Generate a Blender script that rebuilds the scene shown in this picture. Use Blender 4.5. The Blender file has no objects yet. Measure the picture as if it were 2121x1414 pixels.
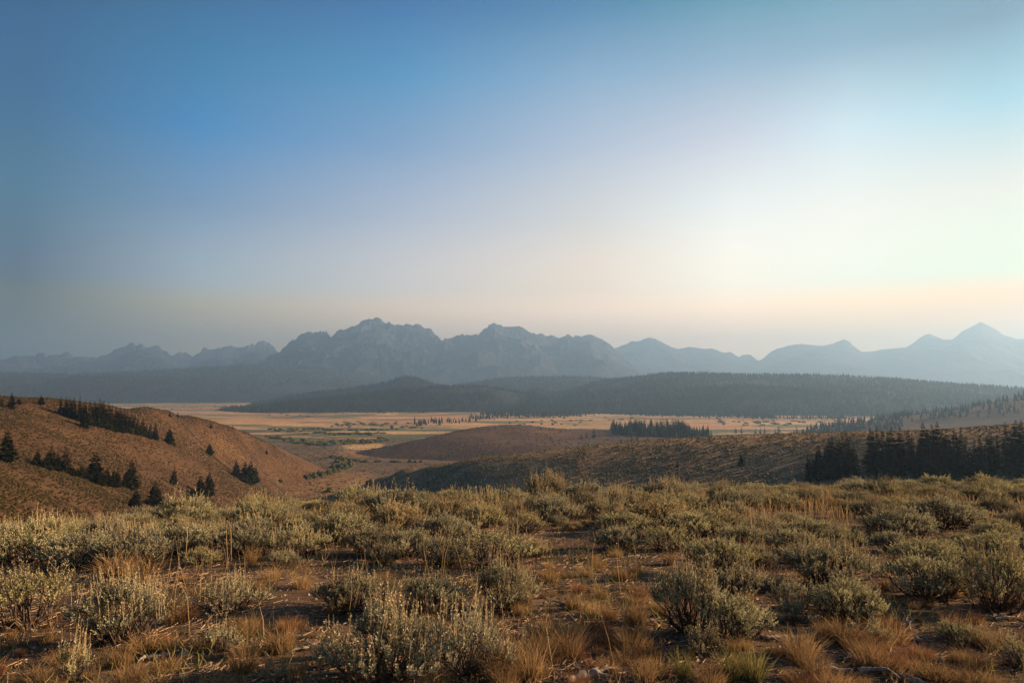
import bpy, math, random
import numpy as np
from mathutils import Vector

random.seed(7)
RNG = np.random.default_rng(7)
SC = bpy.context.scene
COL = SC.collection

# ------------------------------------------------------------------ camera
EYE = 1.70                      # eye height above the ridge
F_PX = 1514.0                   # focal length in photo pixels (2121 wide)
PITCH = math.radians(3.70)
CAM = np.array([0.0, 0.0, EYE])
cam_d = bpy.data.cameras.new("camera")
cam_d.sensor_width = 36.0
cam_d.lens = 36.0 * F_PX / 2121.0
cam_d.clip_start = 0.1
cam_d.clip_end = 90000.0
cam_o = bpy.data.objects.new("camera", cam_d)
COL.objects.link(cam_o)
cam_o.location = CAM
cam_o.rotation_euler = (math.pi / 2 + PITCH, 0, 0)
SC.camera = cam_o

# ------------------------------------------------------------------ sun, sky, exposure
SUN_AZ = math.radians(80.0)     # to the right of the view direction (+Y)
SUN_EL = math.radians(16.0)
SUN_DIR = Vector((math.sin(SUN_AZ) * math.cos(SUN_EL), math.cos(SUN_AZ) * math.cos(SUN_EL), math.sin(SUN_EL)))
sun_d = bpy.data.lights.new("sun", 'SUN')
sun_d.energy = 5.0
sun_d.angle = math.radians(0.6)
sun_d.color = (1.0, 0.66, 0.38)
sun_o = bpy.data.objects.new("sun", sun_d)
COL.objects.link(sun_o)
sun_o.location = (60, 40, 60)
sun_o.rotation_euler = (-SUN_DIR).to_track_quat('-Z', 'Y').to_euler()

world = bpy.data.worlds.new("World")
SC.world = world
world.use_nodes = True
wn = world.node_tree
for n in list(wn.nodes):
    wn.nodes.remove(n)
w_out = wn.nodes.new("ShaderNodeOutputWorld")
w_bg = wn.nodes.new("ShaderNodeBackground")
w_sky = wn.nodes.new("ShaderNodeTexSky")
w_sky.sky_type = 'NISHITA'
w_sky.sun_disc = False
w_sky.sun_elevation = SUN_EL
w_sky.sun_rotation = SUN_AZ
w_sky.altitude = 2000.0
w_sky.air_density = 1.0
w_sky.dust_density = 1.5
w_sky.ozone_density = 2.0
# smoky evening air in front of the clear sky: colour by height (rows) and by azimuth away from the sun (columns)
SKY_PHI = [math.degrees(SUN_AZ) - a_ for a_ in (34.0, 25.0, 17.0, 6.2, -8.8, -23.4, -34.0)]
SKY_EL = [-3.0, 2.9, 6.2, 7.7, 13.1, 18.4, 23.5, 28.2, 50.0, 90.0]
SKY_SRGB = [
    [(237, 219, 189), (252, 231, 203), (253, 239, 214), (252, 246, 228), (243, 248, 236), (216, 237, 239), (175, 206, 220), (132, 180, 200), (70, 130, 165), (36, 90, 136)],
    [(246, 225, 198), (254, 232, 205), (253, 240, 218), (252, 248, 232), (246, 250, 242), (224, 240, 244), (182, 205, 220), (130, 178, 198), (70, 130, 165), (36, 90, 136)],
    [(244, 223, 201), (252, 230, 208), (252, 238, 220), (252, 246, 232), (240, 246, 242), (212, 220, 230), (168, 192, 212), (122, 168, 190), (66, 126, 165), (36, 90, 136)],
    [(232, 209, 192), (236, 216, 198), (234, 222, 208), (232, 222, 208), (212, 216, 218), (182, 198, 216), (148, 178, 205), (105, 150, 185), (60, 120, 165), (36, 90, 136)],
    [(207, 184, 170), (208, 192, 178), (206, 198, 188), (200, 200, 198), (175, 188, 205), (140, 168, 200), (105, 155, 195), (75, 132, 178), (48, 108, 158), (36, 90, 136)],
    [(164, 160, 145), (170, 165, 150), (167, 170, 164), (165, 175, 178), (138, 160, 185), (98, 148, 190), (76, 136, 176), (62, 121, 162), (36, 96, 146), (36, 90, 136)],
    [(116, 128, 118), (120, 132, 122), (116, 130, 130), (112, 128, 138), (100, 130, 150), (84, 124, 153), (70, 118, 154), (60, 110, 148), (22, 80, 128), (36, 90, 136)],
]
SKY_GAIN = [[[0.33, 0.18, 0.051], [0.413, 0.225, 0.064], [0.413, 0.225, 0.064], [0.24, 0.26, 0.19], [0.221, 0.192, 0.177], [0.096, 0.152, 0.178], [0.037, 0.074, 0.099], [0.005, 0.084, 0.121], [0.005, 0.084, 0.121], [0.012, 0.107, 0.146]], [[0.392, 0.268, 0.142], [0.49, 0.336, 0.178], [0.49, 0.336, 0.178], [0.326, 0.313, 0.272], [0.263, 0.237, 0.223], [0.189, 0.201, 0.211], [0.092, 0.129, 0.152], [0.009, 0.104, 0.128], [0.009, 0.104, 0.128], [0.012, 0.107, 0.146]], [[0.428, 0.318, 0.222], [0.534, 0.398, 0.277], [0.534, 0.398, 0.277], [0.4, 0.353, 0.3], [0.28, 0.26, 0.247], [0.215, 0.2, 0.208], [0.136, 0.167, 0.185], [0.026, 0.126, 0.148], [0.026, 0.126, 0.148], [0.012, 0.107, 0.146]], [[0.431, 0.331, 0.245], [0.539, 0.413, 0.306], [0.539, 0.413, 0.306], [0.411, 0.335, 0.266], [0.283, 0.253, 0.234], [0.222, 0.215, 0.221], [0.159, 0.191, 0.209], [0.032, 0.133, 0.174], [0.032, 0.133, 0.174], [0.012, 0.107, 0.146]], [[0.432, 0.333, 0.242], [0.541, 0.417, 0.302], [0.541, 0.417, 0.302], [0.4, 0.351, 0.315], [0.262, 0.249, 0.252], [0.164, 0.201, 0.225], [0.064, 0.182, 0.216], [0.005, 0.124, 0.184], [0.005, 0.124, 0.184], [0.012, 0.107, 0.146]], [[0.355, 0.286, 0.186], [0.444, 0.358, 0.232], [0.444, 0.358, 0.232], [0.307, 0.318, 0.332], [0.154, 0.205, 0.242], [0.028, 0.178, 0.235], [0.006, 0.154, 0.19], [0.002, 0.103, 0.161], [0.002, 0.103, 0.161], [0.012, 0.107, 0.146]], [[0.103, 0.1, 0.044], [0.129, 0.126, 0.055], [0.129, 0.126, 0.055], [0.065, 0.109, 0.156], [0.034, 0.157, 0.198], [0.006, 0.126, 0.187], [0.002, 0.11, 0.168], [0.002, 0.073, 0.107], [0.002, 0.073, 0.107], [0.012, 0.107, 0.146]]]  #GAIN
def srgb_lin(c):
    return tuple((v / 255 / 12.92) if v / 255 <= 0.04045 else ((v / 255 + 0.055) / 1.055) ** 2.4 for v in c)
def wmath(op, a, b=None):
    n = wn.nodes.new("ShaderNodeMath"); n.operation = op
    for i, v in enumerate((a, b)):
        if v is None: continue
        if isinstance(v, (int, float)): n.inputs[i].default_value = v
        else: wn.links.new(v, n.inputs[i])
    return n.outputs[0]
w_tc = wn.nodes.new("ShaderNodeTexCoord")
w_sep = wn.nodes.new("ShaderNodeSeparateXYZ")
wn.links.new(w_tc.outputs["Generated"], w_sep.inputs[0])
dx_, dy_, dz_ = w_sep.outputs[0], w_sep.outputs[1], w_sep.outputs[2]
hor_ = wmath('SQRT', wmath('ADD', wmath('MULTIPLY', dx_, dx_), wmath('MULTIPLY', dy_, dy_)))
el_ = wmath('ARCTAN2', dz_, hor_)
cosphi_ = wmath('DIVIDE', wmath('ADD', wmath('MULTIPLY', dx_, math.sin(SUN_AZ)), wmath('MULTIPLY', dy_, math.cos(SUN_AZ))), wmath('MAXIMUM', hor_, 1e-4))
phi_ = wmath('MULTIPLY', wmath('ARCCOSINE', wmath('MINIMUM', wmath('MAXIMUM', cosphi_, -1.0), 1.0)), 180 / math.pi)
elf_ = wmath('DIVIDE', wmath('ADD', wmath('MULTIPLY', el_, 180 / math.pi), 10.0), 100.0)
prev_ = None
for k_, col_ in enumerate(SKY_SRGB):
    r_ = wn.nodes.new("ShaderNodeValToRGB")
    e_ = r_.color_ramp.elements
    for i_, c_ in enumerate(col_):
        l_ = srgb_lin(c_)
        if SKY_GAIN:
            l_ = tuple(v * g for v, g in zip(l_, SKY_GAIN[k_][i_]))
        x_ = e_[i_] if i_ < 2 else e_.new((SKY_EL[i_] + 10) / 100.0)
        x_.position = (SKY_EL[i_] + 10) / 100.0
        x_.color = (*l_, 1)
    r_.color_ramp.interpolation = 'LINEAR'
    wn.links.new(elf_, r_.inputs["Fac"])
    if prev_ is None:
        prev_ = r_.outputs[0]
    else:
        mr_ = wn.nodes.new("ShaderNodeMapRange")
        mr_.inputs["From Min"].default_value = SKY_PHI[k_ - 1]; mr_.inputs["From Max"].default_value = SKY_PHI[k_]
        wn.links.new(phi_, mr_.inputs["Value"])
        mx_ = wn.nodes.new("ShaderNodeMix"); mx_.data_type = 'RGBA'
        wn.links.new(mr_.outputs[0], mx_.inputs[0]); wn.links.new(prev_, mx_.inputs[6]); wn.links.new(r_.outputs[0], mx_.inputs[7])
        prev_ = mx_.outputs[2]
# the Nishita sky at strength 0.1 shows through the smoke
w_scale = wn.nodes.new("ShaderNodeMix"); w_scale.data_type = 'RGBA'; w_scale.blend_type = 'MULTIPLY'
w_scale.inputs[0].default_value = 1.0; w_scale.inputs[7].default_value = (0.1, 0.1, 0.1, 1)
wn.links.new(w_sky.outputs[0], w_scale.inputs[6])
w_mix = wn.nodes.new("ShaderNodeMix"); w_mix.data_type = 'RGBA'
w_mix.inputs[0].default_value = 0.98
wn.links.new(w_scale.outputs[2], w_mix.inputs[6]); wn.links.new(prev_, w_mix.inputs[7])
w_bg.inputs["Strength"].default_value = 1.0
wn.links.new(w_mix.outputs[2], w_bg.inputs["Color"])
wn.links.new(w_bg.outputs[0], w_out.inputs["Surface"])

SC.view_settings.view_transform = 'Standard'
SC.view_settings.look = 'None'
SC.view_settings.exposure = 2.3
SC.view_settings.gamma = 1.0
SC.view_settings.use_curve_mapping = False
SC.render.engine = 'CYCLES'
SC.cycles.use_denoising = True
SC.cycles.max_bounces = 6
SC.cycles.diffuse_bounces = 3
SC.cycles.transmission_bounces = 3
SC.cycles.volume_bounces = 1
SC.cycles.sample_clamp_indirect = 6.0

# ------------------------------------------------------------------ numeric helpers
def hash2(ix, iy, seed):
    n = (ix.astype(np.int64) * 374761393 + iy.astype(np.int64) * 668265263 + seed * 974634777) & 0xFFFFFFFF
    n = ((n ^ (n >> 13)) * 1274126177) & 0xFFFFFFFF
    n = n ^ (n >> 16)
    return (n & 0xFFFFFF) / float(0xFFFFFF)

def vnoise(x, y, seed=0):
    """value noise in -1..1"""
    x = np.asarray(x, float); y = np.asarray(y, float)
    ix = np.floor(x); iy = np.floor(y)
    fx = x - ix; fy = y - iy
    ux = fx * fx * fx * (fx * (fx * 6 - 15) + 10); uy = fy * fy * fy * (fy * (fy * 6 - 15) + 10)
    a = hash2(ix, iy, seed); b = hash2(ix + 1, iy, seed)
    c = hash2(ix, iy + 1, seed); d = hash2(ix + 1, iy + 1, seed)
    return 2 * ((a + (b - a) * ux) * (1 - uy) + (c + (d - c) * ux) * uy) - 1

def fbm(x, y, octv=4, seed=0, gain=0.5, lac=2.03):
    s = 0; a = 1.0; t = 0
    for o in range(octv):
        s = s + a * vnoise(x, y, seed + o * 17); t += a
        x = np.asarray(x) * lac + 5.2; y = np.asarray(y) * lac + 1.7; a *= gain
    return s / t

def ridged(x, y, octv=4, seed=0, gain=0.5):
    s = 0; a = 1.0; t = 0
    for o in range(octv):
        n = 1 - np.abs(vnoise(x, y, seed + o * 31)) * 2
        s = s + a * n; t += a
        x = np.asarray(x) * 2.07 + 3.1; y = np.asarray(y) * 2.07 + 7.7; a *= gain
    return s / t

CP, SP = math.cos(PITCH), math.sin(PITCH)

def ray(px, py):
    """azimuth and tangent of elevation of a photo pixel"""
    px = np.asarray(px, float); py = np.asarray(py, float)
    xc = (px - 1060.5) / F_PX; yc = (707.0 - py) / F_PX
    dx = xc; dy = CP - yc * SP; dz = SP + yc * CP
    h = np.hypot(dx, dy)
    return np.arctan2(dx, dy), dz / h

def at(px, py, d):
    """world point on the pixel's ray at horizontal range d"""
    a, t = ray(px, py)
    return np.array([math.sin(a) * d, math.cos(a) * d, CAM[2] + t * d])

def project(x, y, z):
    x = np.asarray(x, float); y = np.asarray(y, float); z = np.asarray(z, float) - CAM[2]
    f = y * CP + z * SP; u = -y * SP + z * CP
    f = np.where(f < 1e-3, 1e-3, f)
    return 1060.5 + x / f * F_PX, 707.0 - u / f * F_PX

def smooth(a, b, x):
    t = np.clip((np.asarray(x, float) - a) / (b - a), 0, 1)
    return t * t * (3 - 2 * t)

class TPS:
    """thin plate spline z(x, y)"""
    def __init__(self, pts, reg=1e-3, scale=100.0):
        self.s = scale
        P = np.array(pts, float)
        self.xy = P[:, :2] / scale
        n = len(P)
        K = self._k(np.linalg.norm(self.xy[:, None] - self.xy[None], axis=2)) + reg * np.eye(n)
        A = np.zeros((n + 3, n + 3)); A[:n, :n] = K
        A[:n, n] = 1; A[:n, n + 1:] = self.xy; A[n, :n] = 1; A[n + 1:, :n] = self.xy.T
        b = np.zeros(n + 3); b[:n] = P[:, 2]
        self.w = np.linalg.solve(A, b); self.n = n
    @staticmethod
    def _k(r):
        return np.where(r > 1e-9, r * r * np.log(np.maximum(r, 1e-9)), 0)
    def __call__(self, x, y):
        x = np.asarray(x, float); shp = x.shape
        q = np.stack([x.ravel(), np.asarray(y, float).ravel()], 1) / self.s
        out = np.empty(len(q))
        for i in range(0, len(q), 20000):
            qq = q[i:i + 20000]
            r = np.linalg.norm(qq[:, None] - self.xy[None], axis=2)
            out[i:i + 20000] = self._k(r) @ self.w[:self.n] + self.w[self.n] + qq @ self.w[self.n + 1:]
        return out.reshape(shp)

# ------------------------------------------------------------------ mesh helpers
def make_mesh(name, verts, faces, mat=None, smooth_shade=False, col=None, val=None, mats=None, mat_idx=None):
    """verts (n,3), faces (m,3|4) or list of such arrays; col = per-vertex rgb, val = per-vertex float"""
    if isinstance(faces, np.ndarray):
        faces = [faces]
    faces = [np.asarray(f, np.int32) for f in faces if len(f)]
    verts = np.asarray(verts, np.float32)
    me = bpy.data.meshes.new(name)
    nl = sum(f.size for f in faces); nf = sum(len(f) for f in faces)
    me.vertices.add(len(verts)); me.vertices.foreach_set("co", verts.ravel())
    me.loops.add(nl); me.polygons.add(nf)
    me.loops.foreach_set("vertex_index", np.concatenate([f.ravel() for f in faces]))
    tot = np.concatenate([np.full(len(f), f.shape[1], np.int32) for f in faces])
    start = np.concatenate([[0], np.cumsum(tot)[:-1]]).astype(np.int32)
    me.polygons.foreach_set("loop_start", start)
    me.polygons.foreach_set("use_smooth", np.full(nf, smooth_shade))
    if mat_idx is not None:
        me.polygons.foreach_set("material_index", np.asarray(mat_idx, np.int32))
    me.update(calc_edges=True)
    if col is not None:
        at_ = me.attributes.new("cover", 'FLOAT_COLOR', 'POINT')
        c4 = np.ones((len(verts), 4), np.float32); c4[:, :3] = col
        at_.data.foreach_set("color", c4.ravel())
    if val is not None:
        at_ = me.attributes.new("tone", 'FLOAT', 'POINT')
        at_.data.foreach_set("value", np.asarray(val, np.float32))
    for m in ([mat] if mat else []) + (mats or []):
        me.materials.append(m)
    me.validate()
    return me

def link(name, data, parent=None, label=None, category=None, group=None, kind=None, loc=None):
    o = bpy.data.objects.new(name, data)
    COL.objects.link(o)
    if parent is not None:
        o.parent = parent
    if loc is not None:
        o.location = loc
    if label: o["label"] = label
    if category: o["category"] = category
    if group: o["group"] = group
    if kind: o["kind"] = kind
    return o

def grid_faces(nr, nc):
    i = np.arange(nr - 1)[:, None] * nc + np.arange(nc - 1)[None]
    i = i.ravel()
    return np.stack([i, i + 1, i + nc + 1, i + nc], 1)

def tube(pts, rad, sides=5):
    """tapered tube through pts; returns verts, quads"""
    pts = np.asarray(pts, float); rad = np.asarray(rad, float)
    n = len(pts)
    d = np.gradient(pts, axis=0)
    d /= np.linalg.norm(d, axis=1)[:, None] + 1e-9
    ref = np.where(np.abs(d[:, 2:3]) > 0.9, np.array([[1.0, 0, 0]]), np.array([[0, 0, 1.0]]))
    u = np.cross(d, ref); u /= np.linalg.norm(u, axis=1)[:, None] + 1e-9
    v = np.cross(d, u)
    ang = np.arange(sides) * 2 * math.pi / sides
    V = pts[:, None] + rad[:, None, None] * (u[:, None] * np.cos(ang)[None, :, None] + v[:, None] * np.sin(ang)[None, :, None])
    V = V.reshape(-1, 3)
    i = np.arange(n - 1)[:, None] * sides
    j = np.arange(sides)[None]; k = (j + 1) % sides
    Q = np.stack([i + j, i + k, i + sides + k, i + sides + j], 2).reshape(-1, 4)
    return V, Q

class Soup:
    def __init__(self):
        self.v = []; self.q = []; self.t = []; self.n = 0; self.val = []
    def add(self, v, q=None, t=None, val=0.5):
        v = np.asarray(v, float)
        self.v.append(v)
        if q is not None and len(q): self.q.append(np.asarray(q) + self.n)
        if t is not None and len(t): self.t.append(np.asarray(t) + self.n)
        self.val.append(np.broadcast_to(np.asarray(val, float), (len(v),)))
        self.n += len(v)
    def mesh(self, name, mat, smooth_shade=False):
        f = []
        if self.q: f.append(np.concatenate(self.q))
        if self.t: f.append(np.concatenate(self.t))
        return make_mesh(name, np.concatenate(self.v), f, mat, smooth_shade, val=np.concatenate(self.val))

# ------------------------------------------------------------------ materials
def new_mat(name):
    m = bpy.data.materials.new(name)
    m.use_nodes = True
    nt = m.node_tree
    for n in list(nt.nodes):
        nt.nodes.remove(n)
    out = nt.nodes.new("ShaderNodeOutputMaterial")
    return m, nt, out

def N(nt, typ, **kw):
    n = nt.nodes.new(typ)
    for k, v in kw.items():
        setattr(n, k, v)
    return n

def noise_node(nt, scale, detail=5, rough=0.6, vec=None, sx=1, sy=1, sz=1):
    t = N(nt, "ShaderNodeTexNoise")
    t.inputs["Scale"].default_value = scale
    t.inputs["Detail"].default_value = detail
    t.inputs["Roughness"].default_value = rough
    if vec is not None:
        mp = N(nt, "ShaderNodeMapping")
        mp.inputs["Scale"].default_value = (sx, sy, sz)
        nt.links.new(vec, mp.inputs["Vector"])
        nt.links.new(mp.outputs[0], t.inputs["Vector"])
    return t

def ramp(nt, fac, stops):
    r = N(nt, "ShaderNodeValToRGB")
    e = r.color_ramp.elements
    e[0].position, e[0].color = stops[0][0], (*stops[0][1], 1)
    e[1].position, e[1].color = stops[1][0], (*stops[1][1], 1)
    for p, c in stops[2:]:
        x = e.new(p); x.color = (*c, 1)
    nt.links.new(fac, r.inputs["Fac"])
    return r

def mixc(nt, a, b, fac, blend='MIX'):
    m = N(nt, "ShaderNodeMix", data_type='RGBA', blend_type=blend)
    for s, v in ((m.inputs[0], fac), (m.inputs[6], a), (m.inputs[7], b)):
        if isinstance(v, (int, float)): s.default_value = v
        elif isinstance(v, tuple): s.default_value = (*v, 1)
        else: nt.links.new(v, s)
    return m.outputs[2]

def terrain_mat(name, stops, scale, bump_scale, bump_dist, rough=0.95, cover=False, fine=None):
    m, nt, out = new_mat(name)
    tc = N(nt, "ShaderNodeTexCoord")
    vec = tc.outputs["Object"]
    nz = noise_node(nt, scale, 8, 0.65, vec)
    if cover:
        a = N(nt, "ShaderNodeAttribute", attribute_name="cover")
        rp = ramp(nt, nz.outputs["Fac"], [(0.3, (0.55, 0.55, 0.55)), (0.7, (1.35, 1.35, 1.35))])
        c = mixc(nt, a.outputs["Color"], rp.outputs[0], 1.0, 'MULTIPLY')
    else:
        c = ramp(nt, nz.outputs["Fac"], stops).outputs[0]
    if fine:
        n2 = noise_node(nt, fine[0], 4, 0.7, vec)
        rp2 = ramp(nt, n2.outputs["Fac"], [(0.35, fine[1]), (0.65, fine[2])])
        c = mixc(nt, c, rp2.outputs[0], 1.0, 'MULTIPLY')
    b = N(nt, "ShaderNodeBsdfPrincipled")
    b.inputs["Roughness"].default_value = rough
    b.inputs["Specular IOR Level"].default_value = 0.1
    nt.links.new(c, b.inputs["Base Color"])
    if bump_dist > 0:
        nb = noise_node(nt, bump_scale, 6, 0.7, vec)
        bp = N(nt, "ShaderNodeBump")
        bp.inputs["Strength"].default_value = 1.0
        bp.inputs["Distance"].default_value = bump_dist
        nt.links.new(nb.outputs["Fac"], bp.inputs["Height"])
        nt.links.new(bp.outputs[0], b.inputs["Normal"])
    nt.links.new(b.outputs[0], out.inputs["Surface"])
    return m

def leaf_mat(name, ca, cb, trans=0.3, rand=0.35, rough=0.8, hue=None):
    """thin foliage: tone attribute runs from ca to cb, whole plants vary by object random"""
    m, nt, out = new_mat(name)
    a = N(nt, "ShaderNodeAttribute", attribute_name="tone")
    oi = N(nt, "ShaderNodeObjectInfo")
    c = mixc(nt, ca, cb, a.outputs["Fac"])
    if hue:
        rp = ramp(nt, oi.outputs["Random"], hue)
    else:
        rp = ramp(nt, oi.outputs["Random"], [(0.0, (1 - rand, 1 - rand, 1 - rand * 0.9)), (1.0, (1 + rand, 1 + rand * 0.95, 1 + rand * 0.7))])
    c = mixc(nt, c, rp.outputs[0], 1.0, 'MULTIPLY')
    d = N(nt, "ShaderNodeBsdfDiffuse"); t = N(nt, "ShaderNodeBsdfTranslucent")
    nt.links.new(c, d.inputs["Color"]); nt.links.new(c, t.inputs["Color"])
    mx = N(nt, "ShaderNodeMixShader"); mx.inputs[0].default_value = trans
    nt.links.new(d.outputs[0], mx.inputs[1]); nt.links.new(t.outputs[0], mx.inputs[2])
    nt.links.new(mx.outputs[0], out.inputs["Surface"])
    return m

def wood_mat(name, ca, cb, scale=30):
    m, nt, out = new_mat(name)
    tc = N(nt, "ShaderNodeTexCoord")
    nz = noise_node(nt, scale, 6, 0.7, tc.outputs["Object"], 1, 1, 0.25)
    c = ramp(nt, nz.outputs["Fac"], [(0.3, ca), (0.7, cb)]).outputs[0]
    b = N(nt, "ShaderNodeBsdfPrincipled")
    b.inputs["Roughness"].default_value = 0.9
    b.inputs["Specular IOR Level"].default_value = 0.15
    nt.links.new(c, b.inputs["Base Color"])
    bp = N(nt, "ShaderNodeBump"); bp.inputs["Distance"].default_value = 0.01
    nt.links.new(nz.outputs["Fac"], bp.inputs["Height"]); nt.links.new(bp.outputs[0], b.inputs["Normal"])
    nt.links.new(b.outputs[0], out.inputs["Surface"])
    return m

M_SOIL = terrain_mat("dry_soil", [(0.30, (0.045, 0.030, 0.019)), (0.5, (0.095, 0.060, 0.037)), (0.72, (0.18, 0.122, 0.078))], 1.3, 28, 0.03,
                     fine=(60, (0.6, 0.6, 0.62), (1.4, 1.38, 1.35)))
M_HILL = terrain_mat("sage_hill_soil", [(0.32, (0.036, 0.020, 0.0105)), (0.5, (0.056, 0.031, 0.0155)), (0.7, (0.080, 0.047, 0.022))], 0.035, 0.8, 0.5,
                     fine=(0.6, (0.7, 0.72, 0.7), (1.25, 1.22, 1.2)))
M_HILL_LIFTED = terrain_mat("shade_lifted_hill_soil", [(0.32, (0.15, 0.098, 0.054)), (0.5, (0.22, 0.14, 0.078)), (0.7, (0.29, 0.19, 0.108))], 0.05, 0.8, 0.5,  # hill soil for the shaded slope, colour raised to lighten its shade
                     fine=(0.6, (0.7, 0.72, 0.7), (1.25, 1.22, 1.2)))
M_KNOLL = terrain_mat("knoll_soil", [(0.32, (0.046, 0.025, 0.014)), (0.55, (0.072, 0.039, 0.021)), (0.72, (0.10, 0.058, 0.031))], 0.02, 0.25, 0.8,
                     fine=(0.2, (0.7, 0.72, 0.7), (1.25, 1.22, 1.2)))
M_VALLEY = terrain_mat("valley_meadow", None, 0.004, 0.05, 1.0, cover=True, fine=(0.11, (0.62, 0.66, 0.64), (1.3, 1.27, 1.22)))
M_FOREST = terrain_mat("forest_floor", [(0.35, (0.010, 0.013, 0.010)), (0.55, (0.016, 0.020, 0.014)), (0.7, (0.027, 0.030, 0.021))], 0.006, 0.03, 8.0,
                       fine=(0.05, (0.6, 0.6, 0.6), (1.5, 1.5, 1.4)))
M_ROCK = terrain_mat("granite_mountain", None, 0.003, 0.006, 9.0, cover=True, fine=(0.012, (0.75, 0.75, 0.75), (1.3, 1.28, 1.25)))
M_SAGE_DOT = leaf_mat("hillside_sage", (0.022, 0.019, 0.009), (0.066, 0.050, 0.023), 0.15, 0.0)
M_SAGE_DOT_LIFTED = leaf_mat("shade_lifted_slope_sage", (0.065, 0.054, 0.029), (0.15, 0.118, 0.058), 0.15, 0.0)  # paler copy of the hillside sage, brightened in colour against the slope's shade
M_SAGE = leaf_mat("sagebrush_leaf", (0.095, 0.098, 0.060), (0.40, 0.375, 0.235), 0.26, 0.2, hue=[(0.0, (0.70, 0.66, 0.66)), (0.2, (0.85, 0.86, 0.92)), (0.5, (1.0, 1.0, 1.0)), (0.8, (1.12, 1.12, 0.92)), (1.0, (1.05, 0.86, 0.72))])
M_SAGE_STALK = leaf_mat("sagebrush_stalk", (0.19, 0.15, 0.09), (0.38, 0.31, 0.18), 0.2, 0.2)
M_SAGE_WOOD = wood_mat("sagebrush_bark", (0.035, 0.026, 0.02), (0.12, 0.085, 0.06), 40)
M_DRY = leaf_mat("dry_grass", (0.105, 0.064, 0.032), (0.29, 0.19, 0.095), 0.35, 0.25)
M_DRYPALE = leaf_mat("pale_grass", (0.19, 0.125, 0.06), (0.36, 0.25, 0.125), 0.35, 0.25)
M_GREEN = leaf_mat("rabbitbrush_leaf", (0.10, 0.105, 0.04), (0.27, 0.23, 0.075), 0.3, 0.15)
M_RED = leaf_mat("red_weed", (0.12, 0.06, 0.035), (0.25, 0.13, 0.07), 0.3, 0.15)
M_NEEDLE = leaf_mat("conifer_needles", (0.004, 0.0065, 0.003), (0.036, 0.037, 0.014), 0.18, 0.3)
M_BARK = wood_mat("conifer_bark", (0.045, 0.032, 0.024), (0.11, 0.08, 0.06), 8)
M_FOREST_TREE = leaf_mat("far_conifers", (0.011, 0.015, 0.011), (0.022, 0.026, 0.017), 0.1, 0.0)
M_WILLOW = leaf_mat("willow_leaf", (0.045, 0.05, 0.016), (0.13, 0.12, 0.035), 0.25, 0.2)
M_DEAD = wood_mat("weathered_wood", (0.06, 0.045, 0.038), (0.32, 0.26, 0.21), 18)
M_PEBBLE = leaf_mat("pebbles_mat", (0.10, 0.075, 0.055), (0.34, 0.27, 0.21), 0.0, 0.0)
M_LITTER = leaf_mat("litter_mat", (0.07, 0.05, 0.035), (0.34, 0.24, 0.15), 0.0, 0.0)

m, nt, out = new_mat("pond_water")
b = N(nt, "ShaderNodeBsdfPrincipled")
b.inputs["Base Color"].default_value = (0.02, 0.03, 0.035, 1); b.inputs["Roughness"].default_value = 0.06
nt.links.new(b.outputs[0], out.inputs["Surface"])
M_WATER = m

# ------------------------------------------------------------------ the near ridge
C_AZ = np.radians([-60, -35, -17, -8, 7, 23, 35, 60])
C_VAL = np.array([.0031, .0029, .0025, .0023, .0021, .00145, .00104, .0009])

def ridge_z(x, y):
    x = np.asarray(x, float); y = np.asarray(y, float)
    a = np.arctan2(x, y); d = np.hypot(x, y)
    c = np.interp(a, C_AZ, C_VAL)
    behind = smooth(math.radians(60), math.radians(110), np.abs(a))
    c = c * (1 - behind) + 0.0004 * behind
    g = 0.03
    d1 = (0.30 - g) / (2 * c)                       # quadratic until the slope reaches 0.30
    dd = np.minimum(d, d1)
    z = -(g * dd + c * dd * dd) - 0.30 * np.maximum(d - d1, 0)
    z = z + 0.10 * fbm(x / 5.0, y / 5.0, 3, 3) * smooth(1.0, 4.0, d) + 0.030 * fbm(x / 0.8, y / 0.8, 3, 5)
    return np.maximum(z, -82.0)

na, nr = 400, 170
az = np.concatenate([np.linspace(-180, -52, 40, endpoint=False), np.linspace(-52, 58, na - 90), np.linspace(58, 180, 51)[1:]])
az = np.radians(az); na = len(az)
rr = np.concatenate([[0.05, 0.6], np.geomspace(1.2, 45, nr), np.geomspace(48, 420, 50)])
A, R_ = np.meshgrid(az, rr)
X = np.sin(A) * R_; Y = np.cos(A) * R_
Z = ridge_z(X, Y)
me = make_mesh("ground", np.stack([X, Y, Z], 2).reshape(-1, 3), grid_faces(len(rr), na)[:, ::-1], M_SOIL, True)
link("ground", me, kind="structure", label="bare brown soil of the near ridge under the sagebrush")

# ------------------------------------------------------------------ valley floor (one sheet to the horizon)
VZ = -80.0
def valley_z(x, y):
    d = np.hypot(x, y)
    return VZ + 1.5 * fbm(x / 260, y / 260, 3, 41) * smooth(500, 900, d)

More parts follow.
